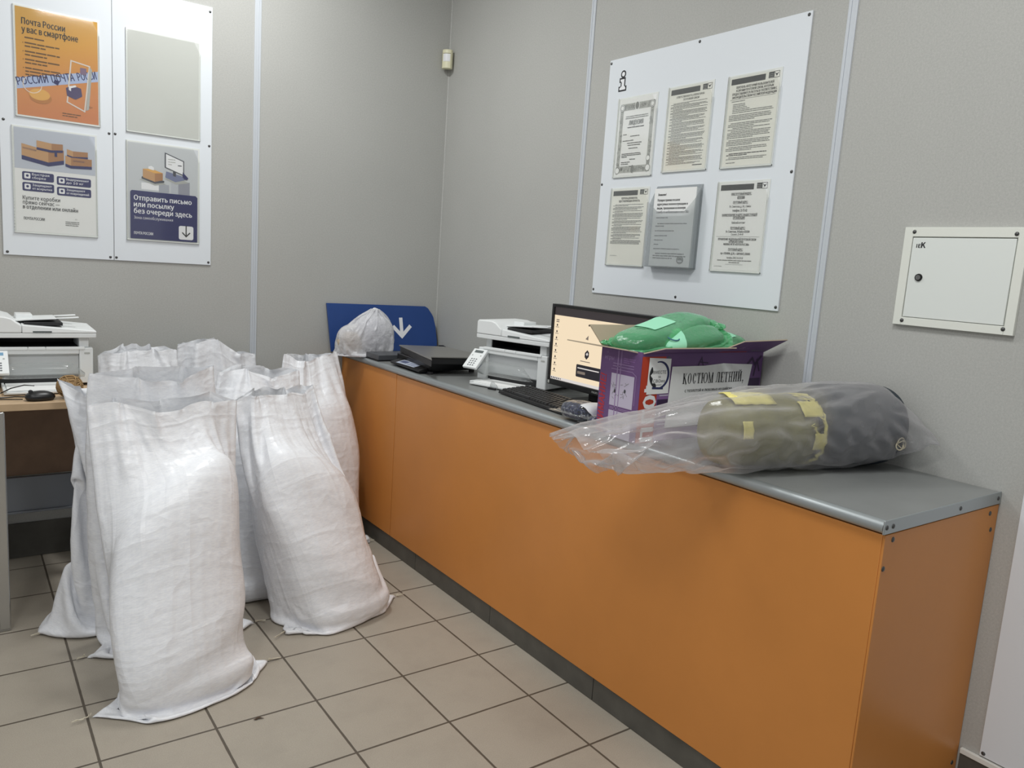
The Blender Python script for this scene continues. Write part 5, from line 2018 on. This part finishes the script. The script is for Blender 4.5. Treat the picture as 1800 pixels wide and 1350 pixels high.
pr = Print([paper])
pr.poly([(.026, .145), (.118, .146), (.119, .250), (.028, .254)], paper, 0)
cx, cy = .074, .202
nv = mat('print_ring_navy', C(40, 46, 92), 0.6)
pr.arc(cx, cy, .042, lambda q: .003 + .006 * math.sin(PI * q), -1.9, 1.9, nv, 1, 24)
pr.arc(cx, cy, .042, lambda q: .004 + .009 * abs(math.sin(9 * q)), 2.5, 4.4, ink, 1, 18)
pr.line([(.050, .164), (.090, .162)], .006, nv, 2)
pr.text('ВМЕСТЕ', cx, .206, .0135, bar_m, 'c', layer=2, fit=.054)
pr.text('за', cx, .194, .011, bar_m, 'c', layer=2)
pr.text('СВОих', cx, .180, .0135, bar_m, 'c', layer=2, fit=.050)
pr.rect(cx - .012, .172, .024, .0015, ink_g, 2)
o = pr.build('taped_notice', box)
o.rotation_euler = (PI / 2, 0, 0)
o.location = (-hx_, -hy_ - 0.0022, 0)
o['label'] = 'square white sheet with a round navy emblem'
pr = Print([paper])
pr.poly([(.116, .040), (.470, .040), (.502, .226), (.420, .229), (.360, .232), (.270, .226), (.126, .226)], paper, 0)
serif(pr, 'КОСТЮМ ЛЕТНИЙ,', .176, .172, .032, ink, .0028)
pr.text('С ТЕПЛОТОЙ И ЛЮБОВЬЮ ИЗ БИЙСКА', .190, .146, .0105, ink, 'l', bold=.02, layer=2, fit=.222)
o = pr.build('taped_notice', box)
o.rotation_euler = (PI / 2, 0, 0)
o.location = (-hx_, -hy_ - 0.0022, 0)
o['label'] = 'wide white sheet with black serif capitals'
# pictures on the raised flap
pr = Print([purple])
a, b, c, d = (np.array(q) for q in ((-0.25, BY0, ZT), (BX1, BY0, ZT), (-0.022, -2.262, ZT + 0.050), (-0.205, -2.238, ZT + 0.042)))
fu = vnorm(b - a)
fn = vnorm(np.cross(fu, d - a))
fv = np.cross(fn, fu)
pr.poly([(.150, .012), (.228, .012), (.222, .084), (.165, .080)], mat('carton_grey', C(112, 104, 122), 0.55), 1)
pr.poly([(.168, .028), (.190, .046), (.196, .040), (.184, .026)], ink, 2)
pr.ell(.206, .060, .008, .010, ink, 2, 14)
pr.ell(.206, .060, .003, .004, lilac, 3, 10)
for q in range(5):
    pr.rect(.075 + q * .004, .030 + q * .009, .055, .003, ghost, 1)
pr.rect(.0, .006, .14, .004, red_c, 1)
o = pr.build('printed_flap', box)
o.matrix_local = Matrix(((fu[0], fv[0], -fn[0], a[0] - bo[0]), (fu[1], fv[1], -fn[1], a[1] - bo[1]), (fu[2], fv[2], -fn[2], a[2] - bo[2]), (0, 0, 0, 1)))
if fn[1] < 0:
    o.matrix_local = Matrix(((fu[0], fv[0], fn[0], a[0] - bo[0]), (fu[1], fv[1], fn[1], a[1] - bo[1]), (fu[2], fv[2], fn[2], a[2] - bo[2]), (0, 0, 0, 1)))
o.location = Vector(o.location) + Vector(tuple((fn if fn[1] < 0 else -fn) * 0.0042))

def in_carton(X):
    X = X.copy()
    lo = X[:, 2] < ZT + 0.004
    X[lo, 0] = np.clip(X[lo, 0], BX0 + .007, BX1 - .007)
    X[lo, 1] = np.clip(X[lo, 1], BY0 + .007, BY1 - .007)
    return X


# ------------------------------------------------------------------ suits in green bags inside the box
green_f = film('green_bag_film', (0.42, 0.78, 0.55, 1), C(132, 216, 164), 0.08, 1.5, trans=0.54, rough_bump=(48, 0.7, 0.008))
suit = mat('green_grey_cloth', C(78, 116, 92), 0.8, noise=(20, 0.2), bump=(60, 0.3, 0.004))
mint = mat('mint_label', C(158, 228, 192), 0.5)
ring_l = mat('label_ring', C(60, 110, 130), 0.5)


def tilt(rz, pitch, roll):
    m_ = (Matrix.Rotation(rz, 3, 'Z') @ Matrix.Rotation(pitch, 3, 'X') @ Matrix.Rotation(roll, 3, 'Y'))
    return np.array([[m_[r][c] for r in range(3)] for c in range(3)])


def green_bag(label, c, M, s, seed, labels, ring=None):
    c = np.array(c, float)
    o = thing('bagged_suit', label, 'clothing', tuple(c), group='bagged summer suits in the carton')
    mb = MB()
    blob(mb, (0, 0, 0), M, (s[0] * .95, s[1] * .95, s[2] * .9), 3.2, 2.6, 32, 18, 0.07, seed)
    mb.build('folded_suit', suit, o, angle=180)
    X = pillow(c, M, s, s[0] * 2 + .05, s[1] * 2 + .06, seed, HC + 0.19, grav=(0, 0, -.3), slack=1.16,
               extra=[plane_col((-0.014, 0, 0), (-1, 0, 0)), in_carton])
    tube_mesh('green_film', X, green_f, o, origin=c)
    for (i0, i1, j0, j1) in labels + ([ring] if ring else []):
        sticker(X, i0, i1, j0, j1, 'paper_label', mint, o, c, 1)
    if ring:
        sub, nn = label_patch(X, *ring)
        ctr = sub[sub.shape[0] // 2, sub.shape[1] // 2] + nn[sub.shape[0] // 2, sub.shape[1] // 2] * 0.0035 - c
        a_ = vnorm(sub[0, -1] - sub[0, 0])
        b_ = vnorm(sub[-1, 0] - sub[0, 0])
        r_ = min(np.linalg.norm(sub[0, -1] - sub[0, 0]), np.linalg.norm(sub[-1, 0] - sub[0, 0])) * 0.36
        mb = MB()
        mb.tube([Vector(tuple(ctr + (a_ * math.cos(q / 20 * 5.0 + .6) + b_ * math.sin(q / 20 * 5.0 + .6)) * r_)) for q in range(21)], 0.0022, 6)
        mb.build('printed_ring', ring_l, o)
    return o


green_bag('largest green bag in the carton, tilted up to the right with a mint label', (-0.385, -2.066, ZT + 0.042), tilt(0.08, 0.12, -0.22), (0.178, 0.072, 0.040), 41, [(19, 33, 12, 18)])
green_bag('green bag with a round emblem label at the front of the carton', (-0.330, -2.138, ZT + 0.038), tilt(0.02, 0.55, -0.16), (0.120, 0.042, 0.022), 43, [], ring=(11, 35, 5, 14))
green_bag('flat green bag at the right rear of the carton, against the wall', (-0.128, -2.062, ZT + 0.026), tilt(-0.05, 0.06, 0.06), (0.100, 0.080, 0.030), 45, [(13, 27, 14, 22)])

# ------------------------------------------------------------------ long clear bag with rolled bundles
AX0 = np.array([-0.055, -2.606])
AD = np.array([-0.966, 0.2585, 0.0])
AN = np.array([-0.2585, -0.966, 0.0])
AZ = np.array([0, 0, 1.0])


def axp(t, z=0.0, nn=0.0):
    return np.array([AX0[0] + AD[0] * t + AN[0] * nn, AX0[1] + AD[1] * t + AN[1] * nn, z])


RB = 0.111
slate = mat('slate_fabric', C(32, 44, 54), 0.6, noise=(10, 0.12), bump=(30, 0.35, 0.006))
olive = mat('olive_fabric', C(126, 122, 76), 0.7, noise=(14, 0.25), bump=(40, 0.4, 0.005))
yellow = mat('pale_yellow_cloth', C(226, 214, 128), 0.6, noise=(40, 0.12))
cordm = mat('beige_cord', C(206, 196, 172), 0.7)
c1 = axp(0.108, HC + RB + 0.009)
rl = thing('sleeping_roll', 'dark slate rolled bundle at the wall end of the clear bag', 'bedding roll', tuple(c1))
Mr = np.stack([AN, AZ, AD])
mb = MB()
blob(mb, (0, 0, 0), Mr, (RB, RB, 0.137), 2.0, 6.0, 48, 30, 0.035, 12, freq=9)
mb.build('rolled_fabric', slate, rl, angle=180)
mb = MB()
p0 = axp(0.020, HC + 0.085, RB * 1.0) - c1
rg = random.Random(2)
pts = []
for q in range(110):
    a_ = q * 0.21
    r_ = 0.013 + 0.005 * math.sin(q * 0.31)
    pts.append(Vector(tuple(p0 + AD * r_ * math.cos(a_) + AZ * (r_ * math.sin(a_)) + AN * (0.003 + 0.002 * math.sin(q * .4)))))
mb.tube(pts, 0.0016, 5)
mb.build('cord', cordm, rl, angle=180)
c2 = axp(0.402, HC + 0.104)
ol = thing('rolled_bundle', 'olive rolled bundle with pale yellow ties in the middle of the clear bag', 'bundle', tuple(c2))
mb = MB()
blob(mb, (0, 0, 0), Mr, (0.098, 0.098, 0.156), 2.0, 4.5, 48, 28, 0.05, 17, freq=12)
mb.build('rolled_fabric', olive, ol, angle=180)
for tt in (-0.138,):
    mb = MB()
    mb.tube([Vector(tuple(AD * (tt + .006 * math.sin(3 * q)) + (AN * math.cos(2 * PI * q / 40) + AZ * math.sin(2 * PI * q / 40)) * (0.0925 + .002 * math.sin(7 * q)))) for q in range(40)], 0.0045, 7, closed=True)
    mb.build('piping', yellow, ol)
mb = MB()
for r_ in range(14):
    a0 = rg.uniform(-.5, 1.5)
    pts = [Vector(tuple(AD * (-0.135 + 0.05 * (q / 9) * rg.uniform(.7, 1.2)) + (AN * math.cos(a0 + q * .05) + AZ * math.sin(a0 + q * .05)) * 0.0985)) for q in range(10)]
    mb.tube(pts, 0.0012, 5)
fr_ = mb.build('fringe', yellow, ol)
fr_['kind'] = 'stuff'


def patch(t0, t1, a0, a1, r, name):
    mb = MB()
    N = 8
    vs, fs = [], []
    for i in range(N + 1):
        for j in range(N + 1):
            t_, a_ = t0 + (t1 - t0) * i / N, a0 + (a1 - a0) * j / N
            rr = r + 0.0015 * math.sin(9 * i + 5 * j)
            vs.append(AD * t_ + (AN * math.cos(a_) + AZ * math.sin(a_)) * rr)
    fs = [(i * (N + 1) + j, i * (N + 1) + j + 1, (i + 1) * (N + 1) + j + 1, (i + 1) * (N + 1) + j) for i in range(N) for j in range(N)]
    mb.add(vs, fs)
    o_ = mb.build(name, yellow, ol, angle=180)
    q_ = o_.modifiers.new('solidify', 'SOLIDIFY')
    q_.thickness = 0.002
    return o_


patch(-0.135, -0.070, 0.55, 1.05, 0.101, 'tie_and_highlight')
patch(-0.138, -0.100, -0.35, 0.10, 0.100, 'tie_and_highlight')
patch(0.095, 0.125, 0.0, 0.45, 0.1, 'tie_and_highlight')
patch(0.0, 0.13, 0.95, 1.75, 0.100, 'tie_and_highlight')  # wide top patch: yellowish highlights of the film put into colour

bag_film = film('hazy_polythene', (0.93, 0.94, 0.94, 1), C(216, 213, 215), 0.16, 1.42, trans=0.71, rough_bump=(28, 0.45, 0.008))
n, m = 48, 92
prof = [(-0.045, .185, .0, .092), (-0.01, .150, .07, .100), (0.03, .116, .112, .116), (.30, .116, .112, .116), (.36, .110, .106, .110), (.55, .106, .104, .108), (.62, .115, .092, .100), (.72, .125, .074, .086), (.84, .125, .056, .068), (.955, .115, .040, .052)]
P = np.zeros((m, 2 * n, 3))
for i in range(m):
    t_ = prof[0][0] + (prof[-1][0] - prof[0][0]) * i / (m - 1)
    h = max(q for q in range(len(prof) - 1) if prof[q][0] <= t_ + 1e-9)
    e = (t_ - prof[h][0]) / (prof[h + 1][0] - prof[h][0])
    hn, hz, zc = [prof[h][q] * (1 - e) + prof[h + 1][q] * e for q in (1, 2, 3)]
    for j in range(2 * n):
        a_ = PI * j / n
        tt = t_
        if i == m - 1:
            tt += 0.010 * math.sin(3 * a_) + 0.045 * math.sin(a_) - 0.035 - 0.02 * math.cos(a_)
        P[i, j] = axp(tt, HC + zc + hz * math.sin(a_), hn * math.cos(a_))
P[:, :, 0] = np.minimum(P[:, :, 0], -0.006)
pins = {(0, 0): P[0, 0], (0, n): P[0, n]}
for j in range(0, 2 * n, 3):
    pins[(m - 1, j)] = P[m - 1, j] + np.array([0, 0, 0.010 * math.sin(5 * PI * j / n)])
fA = Filler(c1, AN, AD, AZ, RB * 1.02, RB * 1.02, 0.142, 2.0, 5.0, 0, 0)
fB = Filler(c2, AN, AD, AZ, 0.102, 0.102, 0.160, 2.0, 5.0, 0, 0)


def counter_col(X):
    X = X.copy()
    on = (X[:, 0] > -0.566)
    X[on, 2] = np.maximum(X[on, 2], HC + 0.0012)
    X[:, 0] = np.minimum(X[:, 0], -0.004)
    return X


X = cloth_tube(P, 0.385 / n, 1.035 / (m - 1), pins, [lambda X: fA.push(X, .004), lambda X: fB.push(X, .004), counter_col], steps=120, iters=6, seed=77, rest_noise=0.05,
               bend=0.06, noise=0.004, grav=(0, 0, 0), row_slack=lambda t: 1.0 + .02 * t)
bg = thing('clear_plastic_bag', 'long hazy clear plastic bag hanging over the counter front, holding two rolled bundles', 'bag', tuple(axp(0.3, HC + 0.0012)))
tube_mesh('bag_film', X, bag_film, bg, origin=axp(0.3, HC + 0.0012))

# ------------------------------------------------------------------ bits on the floor
leaf_m = mat('dry_leaf', C(74, 56, 40), 0.8)
for label, x, y, r in (('dry brown leaf scrap on the floor tiles in front of the sacks', -1.502, -1.648, 0.011),):
    mb = MB()
    mb.add([(0, 0, .001), (.011, .004, .003), (.016, .0, .002), (.010, -.006, .004), (.002, -.007, .002), (-.006, -.003, .003), (.024, -.010, .001)], [(0, 1, 2), (0, 2, 3), (0, 3, 4), (0, 4, 5), (2, 6, 3)])
    o = mb.build('leaf_scrap', leaf_m, smooth=False)
    o.location = (x, y, 0.0008)
    sd = o.modifiers.new('solidify', 'SOLIDIFY')
    sd.thickness = 0.0006
    tag(o, label, 'leaf')
